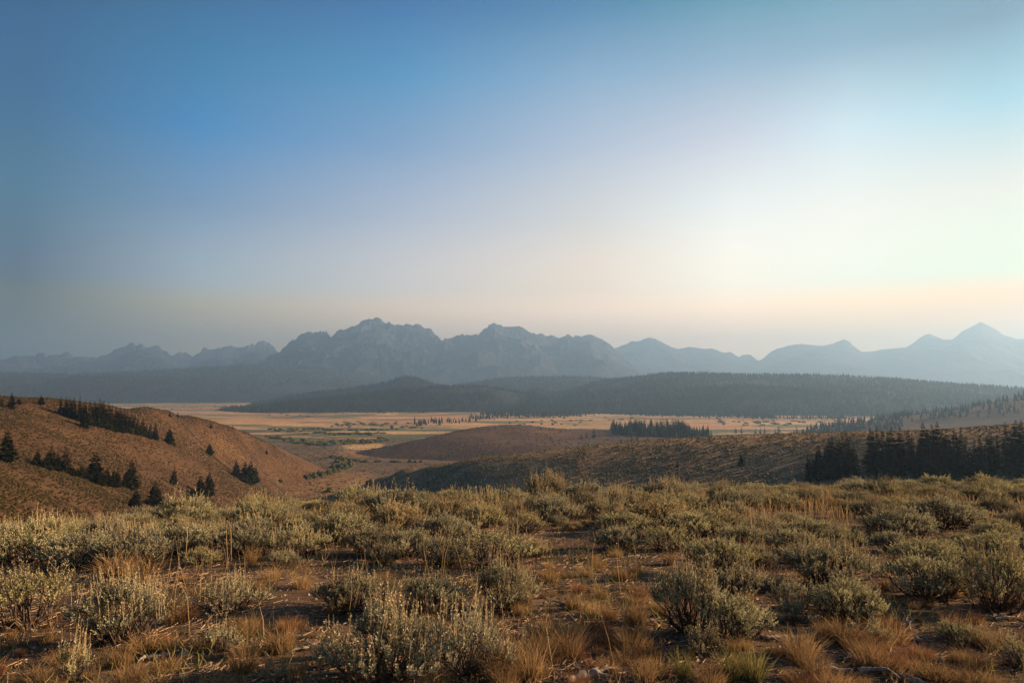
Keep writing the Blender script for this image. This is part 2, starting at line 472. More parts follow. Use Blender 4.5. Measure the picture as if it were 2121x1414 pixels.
VC = dict(pink=(0.38, 0.205, 0.098), tan=(0.36, 0.235, 0.10), green=(0.10, 0.10, 0.046), sage=(0.10, 0.066, 0.036), orange=(0.17, 0.095, 0.038), olive=(0.075, 0.078, 0.033))
def valley_cover(x, y, z):
    px, py = project(x, y, z)
    c = np.empty(x.shape + (3,)); c[:] = VC["pink"]
    def put(mask, col):
        k = np.clip(mask, 0, 1)[..., None]
        c[:] = c * (1 - k) + np.array(col) * k
    d = np.hypot(x, y)
    n1 = fbm(x / 420, y / 130, 4, 11)
    n2 = fbm(x / 160, y / 50, 4, 23)
    put(smooth(-0.05, 0.25, n1), VC["tan"])
    put(smooth(0.05, 0.22, n2 + 0.5 * n1 - 0.02), VC["green"])
    put(smooth(0.22, 0.34, fbm(x / 500, y / 45, 4, 77)), VC["olive"])
    # sage flat round the knoll and towards the near hills
    w = 10 * fbm(x / 60, y / 60, 5, 91)
    band = lambda y0, y1, f: smooth(y0 - f, y0 + f, py + w) * (1 - smooth(y1 - f, y1 + f, py + w))
    put(band(912, 1100, 4), VC["sage"])
    put(band(920, 948, 2) * smooth(690, 740, px) * 0.0 + 0, VC["sage"])
    yy = 938 - (px - 720) * 0.012
    put((1 - smooth(5, 9, np.abs(py + 0.6 * w - yy))) * smooth(690, 730, px) * (1 - smooth(1420, 1480, px)), VC["orange"])
    put((1 - smooth(2.5, 4.5, np.abs(py + 0.6 * w - 925))) * smooth(700, 730, px) * (1 - smooth(785, 800, px)), VC["tan"])
    k = (py - 975) / 35.0
    put(smooth(976, 984, py + w) * smooth(560, 600, px + 2 * w) * (1 - smooth(755, 790, px + 2 * w)), VC["orange"])
    # green pockets
    put(band(898, 914, 3) * smooth(0.0, 0.2, fbm(x / 90, y / 40, 3, 5) + 0.15), VC["olive"])
    put((1 - smooth(3, 6, np.abs(py - 893))) * smooth(-0.1, 0.2, n2), VC["olive"])
    return c

az = np.radians(np.concatenate([np.linspace(-180, -50, 30, endpoint=False), np.linspace(-50, 50, 420), np.linspace(50, 180, 30)[1:]]))
rr = np.concatenate([[180, 260, 360], np.geomspace(450, 6500, 270), np.geomspace(7000, 14600, 8)])
A, R_ = np.meshgrid(az, rr)
X = np.sin(A) * R_; Y = np.cos(A) * R_; Z = valley_z(X, Y)
Z[0] -= 3
me = make_mesh("valley", np.stack([X, Y, Z], 2).reshape(-1, 3), grid_faces(len(rr), len(az))[:, ::-1], M_VALLEY, True, col=valley_cover(X, Y, Z).reshape(-1, 3))
link("valley", me, kind="structure", label="wide valley floor of pink and straw coloured dry meadows")

# ------------------------------------------------------------------ hills from control points
def tps_hill(name, pts, az0, az1, r0, r1, na, nr, mat, label, noise=(0.6, 40), crest=(0, 0, 0)):
    P = [at(px, py, d) for px, py, d in pts]
    for px, py, d in pts[:crest[0]]:                 # the land falls away behind the crest
        q = at(px, py, d); k = (d + crest[1]) / d
        P.append(np.array([q[0] * k, q[1] * k, q[2] - crest[2]]))
    P += [np.array([math.sin(math.radians(q[0])) * q[2], math.cos(math.radians(q[0])) * q[2], q[3]]) for q in pts_extra.get(name, [])]
    f0 = TPS(P)
    def f(x, y):
        z = f0(x, y) + noise[0] * fbm(np.asarray(x) / noise[1], np.asarray(y) / noise[1], 4, len(name))
        return z
    A, R_ = np.meshgrid(np.radians(np.linspace(az0, az1, na)), np.linspace(r0, r1, nr))
    X = np.sin(A) * R_; Y = np.cos(A) * R_; Z = f(X, Y)
    Z = np.maximum(Z, VZ - 6)
    V = np.stack([X, Y, Z], 2).reshape(-1, 3)
    me = make_mesh(name, V, grid_faces(nr, na)[:, ::-1], mat, True)
    link(name, me, kind="structure", label=label)
    return f

pts_extra = {
    "hill_left": [(-50, 0, 430, 8), (-50, 0, 250, -4), (-50, 0, 620, -40), (-36, 0, 620, -50), (-25, 0, 760, -80), (-40, 0, 800, -80), (-15, 0, 900, -92), (-9, 0, 780, -90),
                  (-14, 0, 560, -88), (-17, 0, 400, -70), (-22, 0, 180, -48), (-35, 0, 90, -36), (-50, 0, 110, -30), (-9, 0, 600, -94), (-11, 0, 660, -92), (-12.5, 0, 720, -86)],
    "hill_right": [(48, 0, 300, -4), (48, 0, 200, -18), (48, 0, 420, -20), (36, 0, 480, -45), (24, 0, 500, -58), (12, 0, 520, -66), (2, 0, 640, -82), (-6, 0, 760, -88), (-12, 0, 700, -88),
                   (36, 0, 170, -30), (20, 0, 170, -36), (8, 0, 190, -40), (-2, 0, 230, -42), (-8, 0, 330, -46), (-12, 0, 480, -72), (-15, 0, 560, -90), (-15, 0, 400, -78)],
    "knoll": [(-16, 0, 1000, -88), (10, 0, 780, -90), (0, 0, 780, -90), (-8, 0, 830, -90), (20, 0, 850, -86), (24, 0, 1200, -84), (0, 0, 1350, -90), (12, 0, 1450, -88), (-10, 0, 1250, -90), (20, 0, 1500, -88)],
    "hill_far_right": [(12, 0, 1000, -92), (12, 0, 1700, -92), (20, 0, 1050, -90), (36, 0, 950, -80), (48, 0, 1200, -20), (48, 0, 2050, 10), (36, 0, 2600, -80), (24, 0, 2600, -92), (48, 0, 2700, -50), (17, 0, 2300, -95)],
}
LEFT = [(-150, 818, 430), (0, 822, 440), (100, 828, 460), (200, 838, 490), (300, 846, 535), (350, 853, 562), (400, 862, 590), (440, 872, 618), (480, 884, 645), (515, 898, 672), (550, 914, 700), (585, 931, 722), (620, 948, 745), (672, 972, 760),
        (60, 850, 400), (187, 888, 395), (290, 905, 425), (368, 922, 465), (469, 968, 525), (560, 992, 612),
        (0, 985, 215), (110, 978, 265), (200, 1002, 285), (280, 1012, 310), (360, 1000, 370), (430, 1026, 370), (517, 1003, 485), (320, 1044, 280), (0, 1060, 165), (130, 1060, 190), (0, 910, 300), (120, 930, 320), (260, 950, 370), (440, 940, 560), (600, 1003, 655), (645, 988, 690)]
z_left = tps_hill("hill_left", LEFT, -52, -7, 80, 900, 190, 160, M_HILL, "sunlit orange brown sagebrush hillside with scattered conifers", (1.3, 70), (14, 45, 12))
RIGHT = [(765, 997, 560), (830, 975, 478), (900, 962, 425), (1000, 947, 380), (1110, 936, 352), (1250, 924, 338), (1400, 909, 325), (1500, 903, 318), (1600, 899, 312), (1700, 896, 305),
         (1800, 894, 300), (1900, 891, 300), (2121, 880, 305),
         (1000, 1005, 288), (1250, 992, 264), (1400, 985, 256), (1600, 985, 245), (1800, 980, 235), (2000, 980, 231), (2121, 975, 231), (900, 1003, 322)]
z_right = tps_hill("hill_right", RIGHT, -13, 50, 150, 700, 220, 140, M_HILL_LIFTED, "dark shaded sagebrush slope behind the near ridge", (0.9, 45), (13, 40, 8))
KNOLL = [(850, 915, 980), (900, 903, 1010), (960, 889, 1040), (1030, 881, 1060), (1100, 882, 1075), (1160, 888, 1090), (1230, 889, 1120), (1270, 893, 1150), (1340, 893, 1170), (1420, 894, 1170), (1470, 904, 1150),
         (880, 921, 930), (1000, 926, 890), (1130, 926, 890), (1250, 920, 930), (1340, 912, 990), (1450, 909, 1060), (1030, 905, 960), (1200, 908, 1010), (1330, 902, 1060)]
z_knoll = tps_hill("knoll", KNOLL, -17, 25, 780, 1500, 200, 140, M_KNOLL, "low rounded brown knoll in the middle of the valley", (0.8, 60), (11, 60, 7))
FARR = [(1600, 903, 1250), (1700, 887, 1450), (1780, 878, 1600), (1880, 870, 1700), (1950, 853, 1900), (2040, 846, 2000), (2121, 828, 2050), (2300, 800, 2050), (1800, 890, 1350), (1950, 886, 1350), (2121, 884, 1300)]
z_farr = tps_hill("hill_far_right", FARR, 12, 50, 900, 2800, 160, 120, M_KNOLL, "hazy brown hill with woods at the edge of the valley", (1.2, 80), (8, 150, 22))

# ------------------------------------------------------------------ ridges (foothills and mountains)
def crest_fn(pts):
    P = np.array([(p[0], p[1]) for p in pts], float)
    a, t = ray(P[:, 0], P[:, 1])
    return a, t

TOP_Z = [0.0]
def range_mesh(name, crest, dist, front, back, label, mat, kind="forest", na=500, nu=60, az0=-50, az1=50, seed=1, p=1.0, amp=20.0, wl=400.0, jag=0.0, warp=0.02, cover=None, fade=True):
    a_c, t_c = crest_fn(crest)
    az = np.radians(np.linspace(az0, az1, na))
    D = np.interp(az, ray(np.array([q[0] for q in dist]), np.full(len(dist), 800.0))[0], [q[1] for q in dist]) if isinstance(dist, list) else np.full(na, float(dist))
    def crest_z(a, fine=True):
        t = np.interp(a, a_c, t_c)
        if not fine:                                  # the faces below follow only the broad outline
            t = np.mean([np.interp(a + o_, a_c, t_c) for o_ in np.radians(np.linspace(-1.3, 1.3, 9))], axis=0)
        z = CAM[2] + t * dist_of(a)
        if jag and fine:
            s = a * np.mean(D)
            z = z + jag * (ridged(s / 190.0, s * 0 + seed, 4, seed, 0.65) * 0.5 + 0.5 * vnoise(s / 38.0, s * 0 + 3, seed)) * 0.55 - jag * 0.1
        return z
    dist_of = lambda a: np.interp(a, az, D)
    u = np.linspace(0, 1, nu) ** 0.9
    A, U = np.meshgrid(az, u)
    Dc = D[None]
    R_ = Dc - (1 - U) * front
    X = np.sin(A) * R_; Y = np.cos(A) * R_
    w = warp * fbm(X / (wl * 2.2), Y / (wl * 2.2), 3, seed + 3) * (1 - U) ** 0.8
    k_ = U ** 6 if jag else U * 0 + 1.0
    zc = crest_z(A + w * (1 - k_), False) * (1 - k_) + crest_z(A) * k_ if jag else crest_z(A + w)
    base = VZ - 4.0
    prof = U ** p
    Z = base + (zc - base) * prof
    env = np.sin(np.clip(U, 0, 1) * math.pi) ** 0.7
    Z = Z + amp * ridged(X / wl, Y / wl, 5, seed) * env * np.clip((zc - base) / (np.max(zc) - base + 1), 0.05, 1) 
    if jag:
        Z = Z + jag * 0.35 * (fbm(X / 170, Y / 170, 4, seed + 5) + 0.3 * ridged(X / 90, Y / 110, 3, seed + 8)) * env
    # nothing on the slope may rise over the sight line of its crest
    lim = CAM[2] + (crest_z(A) - CAM[2]) / Dc * R_
    Z = np.minimum(Z, lim - (1 - U) * 3.0 - 0.0)
    # the far side
    ub = np.linspace(0, 1, 14)[1:]
    Ab, Ub = np.meshgrid(az, ub)
    Rb = Dc + Ub * back
    Zb = base + (crest_z(Ab) - base) * (1 - Ub) ** 1.3
    X = np.concatenate([X, np.sin(Ab) * Rb]); Y = np.concatenate([Y, np.cos(Ab) * Rb]); Z = np.concatenate([Z, Zb])
    TOP_Z[0] = max(TOP_Z[0], float(Z.max()))
    V = np.stack([X, Y, Z], 2)
    col = cover(X, Y, Z, np.concatenate([U, 1 - Ub])).reshape(-1, 3) if cover else None
    me = make_mesh(name, V.reshape(-1, 3), grid_faces(X.shape[0], na)[:, ::-1], mat, not jag, col=col)
    link(name, me, kind="structure", label=label)
    return V

def mountain_cover(zt, zr, seed):
    def f(X, Y, Z, U):
        n = fbm(X / 700, Y / 700, 5, seed); n2 = ridged(X / 380, Y / 900, 4, seed + 9)
        rock = np.array((0.022, 0.023, 0.026)); talus = np.array((0.040, 0.040, 0.042)); wood = np.array((0.013, 0.015, 0.015))
        k = smooth(0.25, 0.65, n2 + 0.4 * n)[..., None]
        c = rock * (1 - k) + talus * k
        t = (1 - smooth(zt, zr, Z + 320 * n + 120 * n2))[..., None]
        return c * (1 - t) + wood * t
    return f

M_MAIN = [(380, 800), (470, 778), (530, 753), (580, 725), (605, 705), (625, 692), (640, 686), (652, 685), (660, 688), (664, 684), (668, 686), (670, 682), (673, 690), (676, 683), (680, 690), (686, 695), (690, 690), (700, 684), (705, 682), (712, 684), (718, 680), (724, 676),
          (745, 671), (750, 664), (757, 660), (764, 658), (770, 660), (779, 655), (785, 659), (790, 662), (800, 668), (815, 671), (824, 674), (832, 672), (840, 674), (848, 668), (856, 670), (862, 668), (875, 674), (884, 680), (892, 682), (902, 694), (912, 701), (921, 703),
          (932, 698), (945, 696), (960, 693), (990, 694), (998, 684), (1008, 677), (1014, 672), (1023, 670), (1032, 674), (1038, 675), (1050, 673), (1060, 674), (1074, 674), (1080, 677), (1090, 681), (1100, 688), (1112, 692), (1130, 693), (1140, 693), (1160, 697), (1173, 693),
          (1190, 695), (1215, 695), (1222, 693), (1231, 693), (1245, 702), (1265, 717), (1290, 735), (1320, 758), (1345, 778), (1400, 805)]
M_LEFT = [(-400, 770), (-250, 735), (-120, 745), (-40, 741), (0, 744), (20, 739), (38, 736), (52, 737), (70, 735), (80, 732), (92, 733), (100, 737), (110, 733), (130, 730), (145, 731), (160, 737), (180, 737), (200, 740), (212, 736), (225, 731), (232, 727), (240, 719), (252, 715), (258, 716), (264, 711), (272, 709), (277, 708), (283, 714), (287, 714), (292, 708), (296, 714), (302, 720),
          (312, 719), (322, 715), (330, 716), (336, 724), (350, 730), (358, 735), (366, 731), (372, 728), (380, 729), (390, 733), (400, 737), (415, 730), (421, 720), (426, 722), (432, 723), (445, 721), (460, 717), (470, 718), (480, 715), (490, 717), (500, 717), (512, 714), (528, 711), (537, 706), (545, 703), (556, 709), (565, 716), (572, 725), (600, 745), (660, 790)]
M_RIGHT = [(1180, 790), (1270, 722), (1300, 711), (1308, 706), (1322, 707), (1335, 702), (1347, 698), (1358, 702), (1370, 708), (1390, 718), (1404, 723), (1415, 721), (1428, 718), (1440, 719), (1451, 722), (1460, 722), (1475, 721), (1485, 724), (1497, 730), (1513, 729), (1522, 734), (1530, 739), (1540, 735), (1554, 734), (1562, 741), (1571, 747), (1580, 743), (1590, 733), (1607, 723),
           (1625, 718), (1640, 714), (1660, 712), (1680, 714), (1705, 716), (1725, 711), (1748, 703), (1758, 706), (1768, 716), (1785, 729), (1810, 727), (1830, 722), (1852, 721), (1876, 719), (1890, 711), (1905, 700), (1918, 692), (1927, 691), (1940, 697), (1955, 704), (1970, 704), (1983, 695), (1992, 686), (2005, 680), (2020, 672), (2032, 666), (2045, 673), (2062, 681), (2078, 693), (2100, 700), (2104, 702), (2121, 702), (2200, 715), (2400, 700), (2700, 740)]
M_RIN = [(1480, 800), (1560, 775), (1610, 752), (1640, 738), (1665, 731), (1690, 727), (1710, 731), (1740, 742), (1775, 760), (1810, 755), (1850, 762), (1920, 752), (1990, 770), (2060, 760), (2121, 772), (2250, 760), (2500, 790)]
M_LIN = [(-300, 790), (-100, 770), (0, 768), (70, 767), (100, 760), (150, 752), (200, 748), (240, 742), (262, 731), (285, 722), (300, 724), (325, 735), (350, 752), (400, 770), (500, 790)]
range_mesh("mountain_far_left", M_LEFT, 13000, 3800, 1400, "hazy jagged granite peaks on the horizon at far left", M_ROCK, na=800, nu=56, az0=-50, az1=-14, seed=5, p=0.85, amp=160, wl=560, jag=66, warp=0.03, cover=mountain_cover(150, 450, 3))
range_mesh("mountain_left_spur", M_LIN, 11400, 3000, 1400, "darker forested spur in front of the far left peaks", M_ROCK, na=600, nu=60, az0=-50, az1=-18, seed=15, p=0.9, amp=180, wl=560, jag=30, warp=0.03, cover=mountain_cover(330, 600, 4))
range_mesh("mountain_main", M_MAIN, 10000, 3700, 1800, "big blue grey granite massif with a sharp central peak", M_ROCK, na=950, nu=80, az0=-26, az1=14, seed=9, p=0.82, amp=170, wl=560, jag=62, warp=0.035, cover=mountain_cover(220, 520, 8))
range_mesh("mountain_far_right", M_RIGHT, 13300, 3800, 1300, "pale green grey silhouettes of distant peaks at right", M_ROCK, na=900, nu=60, az0=4, az1=50, seed=21, p=0.85, amp=110, wl=700, jag=16, warp=0.03, cover=mountain_cover(250, 600, 12))
range_mesh("mountain_right_spur", M_RIN, 11800, 2800, 1200, "faint nearer spur below the distant right peaks", M_ROCK, na=500, nu=50, az0=14, az1=50, seed=27, p=0.9, amp=160, wl=800, jag=6, warp=0.03, cover=mountain_cover(400, 700, 14))

F_LEFT = [(-500, 780), (-200, 772), (0, 772), (60, 773), (150, 776), (250, 772), (330, 767), (400, 762), (480, 758), (540, 755), (600, 757), (680, 764), (760, 776), (840, 790), (920, 806), (1000, 826)]
F_LEFT2 = [(-500, 800), (-100, 798), (40, 800), (90, 794), (140, 782), (200, 779), (300, 781), (420, 784), (540, 792), (640, 803), (720, 812), (800, 826)]
F_MID2 = [(480, 845), (560, 832), (640, 816), (700, 810), (780, 798), (815, 788), (835, 782), (855, 782), (872, 786), (890, 795), (940, 808), (1010, 826)]
F_CENTER = [(820, 825), (880, 812), (940, 800), (1000, 790), (1040, 784), (1130, 781), (1230, 783), (1330, 790), (1400, 800), (1500, 820)]
F_MID = [(430, 850), (480, 846), (540, 840), (600, 832), (700, 823), (770, 814), (860, 804), (920, 801), (1000, 801), (1050, 808), (1100, 818), (1160, 832), (1220, 845)]
F_RIGHT = [(1020, 845), (1060, 826), (1090, 815), (1100, 808), (1112, 806), (1130, 812), (1160, 815), (1200, 803), (1240, 791), (1300, 784), (1380, 774), (1440, 774), (1560, 777), (1700, 778), (1750, 779), (1850, 786), (1950, 795), (2050, 801), (2121, 806), (2300, 815), (2600, 810)]
F_RIGHT2 = [(1180, 850), (1260, 835), (1350, 815), (1480, 801), (1600, 802), (1700, 810), (1800, 826), (1900, 847), (1980, 864)]

V_FL = range_mesh("foothill_left", F_LEFT, 6900, 2200, 1500, "long dark blue forested foothill below the left peaks", M_FOREST, na=420, nu=50, az0=-50, az1=0, seed=31, p=0.75, amp=28, wl=420)
V_FL2 = range_mesh("foothill_left_front", F_LEFT2, 5600, 1000, 900, "low forested swell bordering the far left meadows", M_FOREST, na=320, nu=40, az0=-50, az1=-8, seed=33, p=0.7, amp=14, wl=300)
V_FC = range_mesh("foothill_center", F_CENTER, 4700, 1100, 900, "hazy forested rise below the square topped mountain", M_FOREST, na=240, nu=40, az0=-10, az1=17, seed=35, p=0.75, amp=14, wl=260)
V_FM2 = range_mesh("foothill_knob", F_MID2, 4000, 700, 600, "dark forested hill with a rounded knob", M_FOREST, na=240, nu=36, az0=-22, az1=-1, seed=37, p=0.8, amp=10, wl=220)
V_FR = range_mesh("foothill_right", F_RIGHT, 3700, 1300, 1000, "broad forested foothill rising to the right", M_FOREST, na=420, nu=50, az0=-3, az1=50, seed=39, p=0.8, amp=16, wl=300)
V_FM = range_mesh("foothill_mid", F_MID, 3150, 560, 500, "dark forested low hill behind the meadows", M_FOREST, na=320, nu=36, az0=-24, az1=7, seed=43, p=0.7, amp=8, wl=180)
V_FR2 = range_mesh("foothill_right_front", F_RIGHT2, 3000, 620, 500, "lower forested shoulder in front of the right foothill", M_FOREST, na=300, nu=36, az0=4, az1=33, seed=45, p=0.8, amp=8, wl=200)


# ------------------------------------------------------------------ finding the ground under a pixel
def hit(px, py, zf, d0, d1, n=1500):
    a, t = ray(px, py)
    d = np.linspace(d0, d1, n)
    x = np.sin(a) * d; y = np.cos(a) * d
    s = zf(x, y) - (CAM[2] + t * d)
    i = np.argmax(s > 0)
    if s[i] <= 0:
        return None
    return np.array([x[i], y[i], float(zf(x[i:i + 1], y[i:i + 1])[0])])

def px_per_m(p):
    f = p[1] * CP + (p[2] - CAM[2]) * SP
    return F_PX / f

# ------------------------------------------------------------------ far forest (reads as one mass)
def far_forest(name, pts, hmin, hmax, label, seed, mat=M_FOREST_TREE, sides=4):
    r = np.random.default_rng(seed)
    n = len(pts)
    h = r.uniform(hmin, hmax, n) * (0.6 + 0.7 * r.random(n) ** 1.5)
    w = h * r.uniform(0.15, 0.26, n)
    ang = np.arange(sides) * 2 * math.pi / sides
    rot = r.uniform(0, 6.28, n)
    ca = np.cos(ang[None] + rot[:, None]); sa = np.sin(ang[None] + rot[:, None])
    # two stacked cones, each 'sides' triangles
    V = []; T = []
    rings = [(0.10, 1.0), (0.62, None), (0.45, 0.62), (1.0, None)]
    V = np.zeros((n, sides + 1 + sides + 1, 3))
    for k, (zl, wl, zt) in enumerate([(0.08, 1.0, 0.70), (0.42, 0.66, 1.0)]):
        o = k * (sides + 1)
        V[:, o:o + sides, 0] = pts[:, 0:1] + ca * w[:, None] * wl
        V[:, o:o + sides, 1] = pts[:, 1:2] + sa * w[:, None] * wl
        V[:, o:o + sides, 2] = pts[:, 2:3] + h[:, None] * zl
        V[:, o + sides, 0] = pts[:, 0] + r.normal(0, 0.02, n) * h; V[:, o + sides, 1] = pts[:, 1]; V[:, o + sides, 2] = pts[:, 2] + h * zt
    base = []
    for k in range(2):
        o = k * (sides + 1)
        for j in range(sides):
            base.append((o + j, o + (j + 1) % sides, o + sides))
    base = np.array(base)
    T = (np.arange(n)[:, None, None] * (2 * sides + 2) + base[None]).reshape(-1, 3)
    val = np.repeat(r.random(n), 2 * sides + 2)
    me = make_mesh(name, V.reshape(-1, 3), T, mat, False, val=val)
    return link(name, me, kind="stuff", label=label)

def surf_points(V, n, seed, rows=(0.0, 1.0), dens=None):
    """random points on a range mesh (rows = fraction of its front rows), weighted by screen size"""
    r = np.random.default_rng(seed)
    nr_, nc_ = V.shape[0], V.shape[1]
    out = []
    while sum(len(o) for o in out) < n:
        i = r.uniform(rows[0], rows[1], n * 2) * (nr_ - 14); j = r.uniform(0, nc_ - 1.01, n * 2)
        i0 = i.astype(int); j0 = j.astype(int); fi = (i - i0)[:, None]; fj = (j - j0)[:, None]
        p = (V[i0, j0] * (1 - fi) * (1 - fj) + V[i0 + 1, j0] * fi * (1 - fj) + V[i0, j0 + 1] * (1 - fi) * fj + V[i0 + 1, j0 + 1] * fi * fj)
        px, py = project(p[:, 0], p[:, 1], p[:, 2])
        ok = (px > -120) & (px < 2240) & (p[:, 2] > VZ - 1)
        if dens is not None:
            ok &= r.random(len(p)) < dens(px, py, p)
        out.append(p[ok])
    return np.concatenate(out)[:n]

patchy = lambda sc, lo, hi, sd: (lambda px, py, p: smooth(lo, hi, fbm(p[:, 0] / sc, p[:, 1] / sc, 3, sd)))
far_forest("forest_right_foothill", np.concatenate([surf_points(V_FR, 15000, 1, (0.0, 1.0), patchy(220, -0.6, 0.0, 3)), surf_points(V_FR, 1600, 2, (0.97, 1.0))]), 9, 16, "dense conifer forest covering the broad right foothill", 1)
far_forest("forest_right_shoulder", np.concatenate([surf_points(V_FR2, 7000, 3, (0, 1.0), patchy(160, -0.5, 0.1, 5)), surf_points(V_FR2, 500, 4, (0.97, 1.0))]), 8, 15, "conifer forest on the lower shoulder of the right foothill", 2)
far_forest("forest_mid_foothill", np.concatenate([surf_points(V_FM, 7000, 5, (0, 1.0), patchy(200, -0.6, 0.0, 7)), surf_points(V_FM, 500, 6, (0.97, 1.0))]), 8, 15, "dark conifer forest on the low hill behind the meadows", 3)
far_forest("forest_knob", np.concatenate([surf_points(V_FM2, 5000, 7, (0, 1.0)), surf_points(V_FM2, 500, 8, (0.97, 1.0))]), 13, 19, "conifer forest on the hill with the rounded knob", 4)
far_forest("forest_center_foothill", np.concatenate([surf_points(V_FC, 7000, 9, (0, 1.0)), surf_points(V_FC, 600, 10, (0.97, 1.0))]), 13, 19, "hazy conifer forest on the central rise", 5)
far_forest("forest_left_foothills", np.concatenate([surf_points(V_FL2, 9000, 11, (0, 1.0)), surf_points(V_FL, 9000, 12, (0.2, 1.0)), surf_points(V_FL, 900, 13, (0.97, 1.0))]), 13, 20, "blue hazed conifer forest on the long left foothills", 6)

def strip_points(poly, n, seed, jx=6, jy=1.5, zf=None):
    """points on the valley floor along a pixel polyline"""
    r = np.random.default_rng(seed)
    P = np.array(poly, float)
    s = np.concatenate([[0], np.cumsum(np.hypot(*np.diff(P, axis=0).T))])
    u = r.uniform(0, s[-1], n)
    px = np.interp(u, s, P[:, 0]) + r.normal(0, jx, n); py = np.interp(u, s, P[:, 1]) + r.normal(0, jy, n)
    a, t = ray(px, py)
    d = (VZ - CAM[2]) / np.minimum(t, -0.012)
    x = np.sin(a) * d; y = np.cos(a) * d
    return np.stack([x, y, valley_z(x, y)], 1)

far_forest("forest_flats", np.concatenate([
    strip_points([(860, 880), (900, 877), (960, 873), (1000, 868), (1060, 864)], 110, 21, 9, 2.6),
    strip_points([(1000, 858), (1060, 860), (1120, 861), (1200, 860)], 420, 22, 8, 3.0),
    strip_points([(1150, 853), (1300, 857), (1420, 861), (1600, 863)], 700, 23, 8, 2.0),
    strip_points([(470, 849), (520, 847), (580, 849), (640, 851), (700, 853)], 420, 24, 8, 1.6),
    strip_points([(640, 851), (760, 853), (860, 853), (910, 851)], 420, 25, 8, 1.4),
    strip_points([(980, 848), (1060, 848), (1100, 852)], 300, 26, 8, 2.0),
    strip_points([(320, 826), (420, 828), (540, 832), (600, 836)], 300, 27, 8, 0.6),
    strip_points([(1560, 866), (1660, 866), (1760, 868)], 120, 28, 8, 1.5)]), 10, 16, "dark strips of conifers standing on the valley meadows", 7)
far_forest("forest_far_right_slope", np.concatenate([np.stack([x_, y_, z_farr(x_, y_)], 1) for x_, y_ in [
    (lambda a_, d_: (np.sin(a_) * d_, np.cos(a_) * d_))(np.radians(np.random.default_rng(5).uniform(27.5, 40, 420)), np.random.default_rng(6).uniform(1420, 1800, 420)),
    (lambda a_, d_: (np.sin(a_) * d_, np.cos(a_) * d_))(np.radians(np.random.default_rng(7).uniform(20.5, 28, 260)), np.random.default_rng(8).uniform(1330, 1480, 260))]]), 8, 13, "hazy wood on the lower slope of the far right hill", 9)

# ------------------------------------------------------------------ conifers
def conifer_meshes(seed, H=14.0, spread=0.17, whorls=26, per=7, lod=1, gaps=0.1, droop=0.25, bare=0.07):
    """trunk mesh and crown mesh of one conifer"""
    r = np.random.default_rng(seed)
    zz = np.linspace(0, H, 8)
    bend = r.normal(0, 0.012 * H, (8, 2)); bend[0] = 0; bend[-1] *= 0.4
    pts = np.stack([bend[:, 0] * (zz / H), bend[:, 1] * (zz / H), zz], 1)
    V, Q = tube(pts, 0.016 * H * (1 - zz / H * 0.93), 7 if lod else 4)
    V[:7 if lod else 4, 2] -= 0.6
    trunk = make_mesh("trunk", V, Q, M_BARK, True)
    s = Soup()
    for i in range(whorls):
        f = (i + r.uniform(-0.3, 0.3)) / (whorls - 1)
        f = min(max(f, 0), 1)
        z0 = H * (bare + (1 - bare) * (f ** 0.92) * 0.985)
        prof = (1 - f) ** 0.92 * (0.72 + 0.28 * min(1, f * 7)) + 0.025
        R = spread * H * prof
        cx, cy = np.interp(z0, zz, pts[:, 0]), np.interp(z0, zz, pts[:, 1])
        a0 = r.uniform(0, 6.28)
        nb = max(3, int(per * (0.55 + 0.6 * (1 - f))))
        for j in range(nb):
            if r.random() < gaps: continue
            a = a0 + j * 6.283 / nb + r.normal(0, 0.25)
            L = R * r.uniform(0.45, 1.30)
            up = 0.25 * f - droop * (1 - f) + r.normal(0, 0.08)
            d = np.array([math.cos(a), math.sin(a), up]); d /= np.linalg.norm(d)
            side = np.array([-math.sin(a), math.cos(a), 0.0])
            b0 = np.array([cx, cy, z0])
            # a bough: a spray of needle blades fanning left and right of its axis
            nk = (6 if lod else 4)
            tone = np.clip(0.25 + 0.5 * r.random(), 0, 1)
            wv = (L * 0.30 + 0.16) * (1.0 if lod else 1.6)
            K = np.arange(nk) / nk
            for sgn in (-1, 1):
                st = b0[None] + d[None] * (L * (0.12 + 0.80 * K))[:, None]
                dirn = d[None] * 0.85 + side[None] * sgn * (0.75) + np.array([0, 0, -0.22])[None] + r.normal(0, 0.20, (nk, 3))
                ln = (wv * (1.25 - 0.55 * K) * r.uniform(0.8, 1.3, nk))[:, None]
                tip = st + dirn * ln * 1.35
                wd = np.cross(dirn, [0, 0, 1.0]) * ln * 0.40 + np.array([0, 0, 0.22])[None] * ln
                v = np.stack([st - wd * 0.5, st + wd * 0.5 + dirn * ln * 0.45, tip, st - wd * 1.2 + dirn * ln * 0.5], 1).reshape(-1, 3)
                s.add(v, q=np.arange(nk * 4).reshape(nk, 4), val=np.clip(tone + 0.25 * (K.repeat(4) - 0.4) + r.normal(0, 0.1, nk).repeat(4), 0, 1))
            # bough tip
            tip = b0 + d * L * 1.08
            v = np.array([b0 + d * L * 0.55 + side * wv * 0.4, tip, b0 + d * L * 0.55 - side * wv * 0.4, b0 + d * L * 0.5 + np.array([0, 0, -0.12 * L])])
            s.add(v, q=[[0, 1, 2, 3]], val=tone)
    # leader
    top = np.array([pts[-1, 0], pts[-1, 1], H])
    v = np.array([top + [0.10, 0, -0.9], top + [-0.06, 0.09, -0.9], top + [-0.06, -0.09, -0.9], top + [0, 0, 0.35]])
    s.add(v, t=[[0, 1, 3], [1, 2, 3], [2, 0, 3]], val=0.6)
    return trunk, s.mesh("crown", M_NEEDLE)

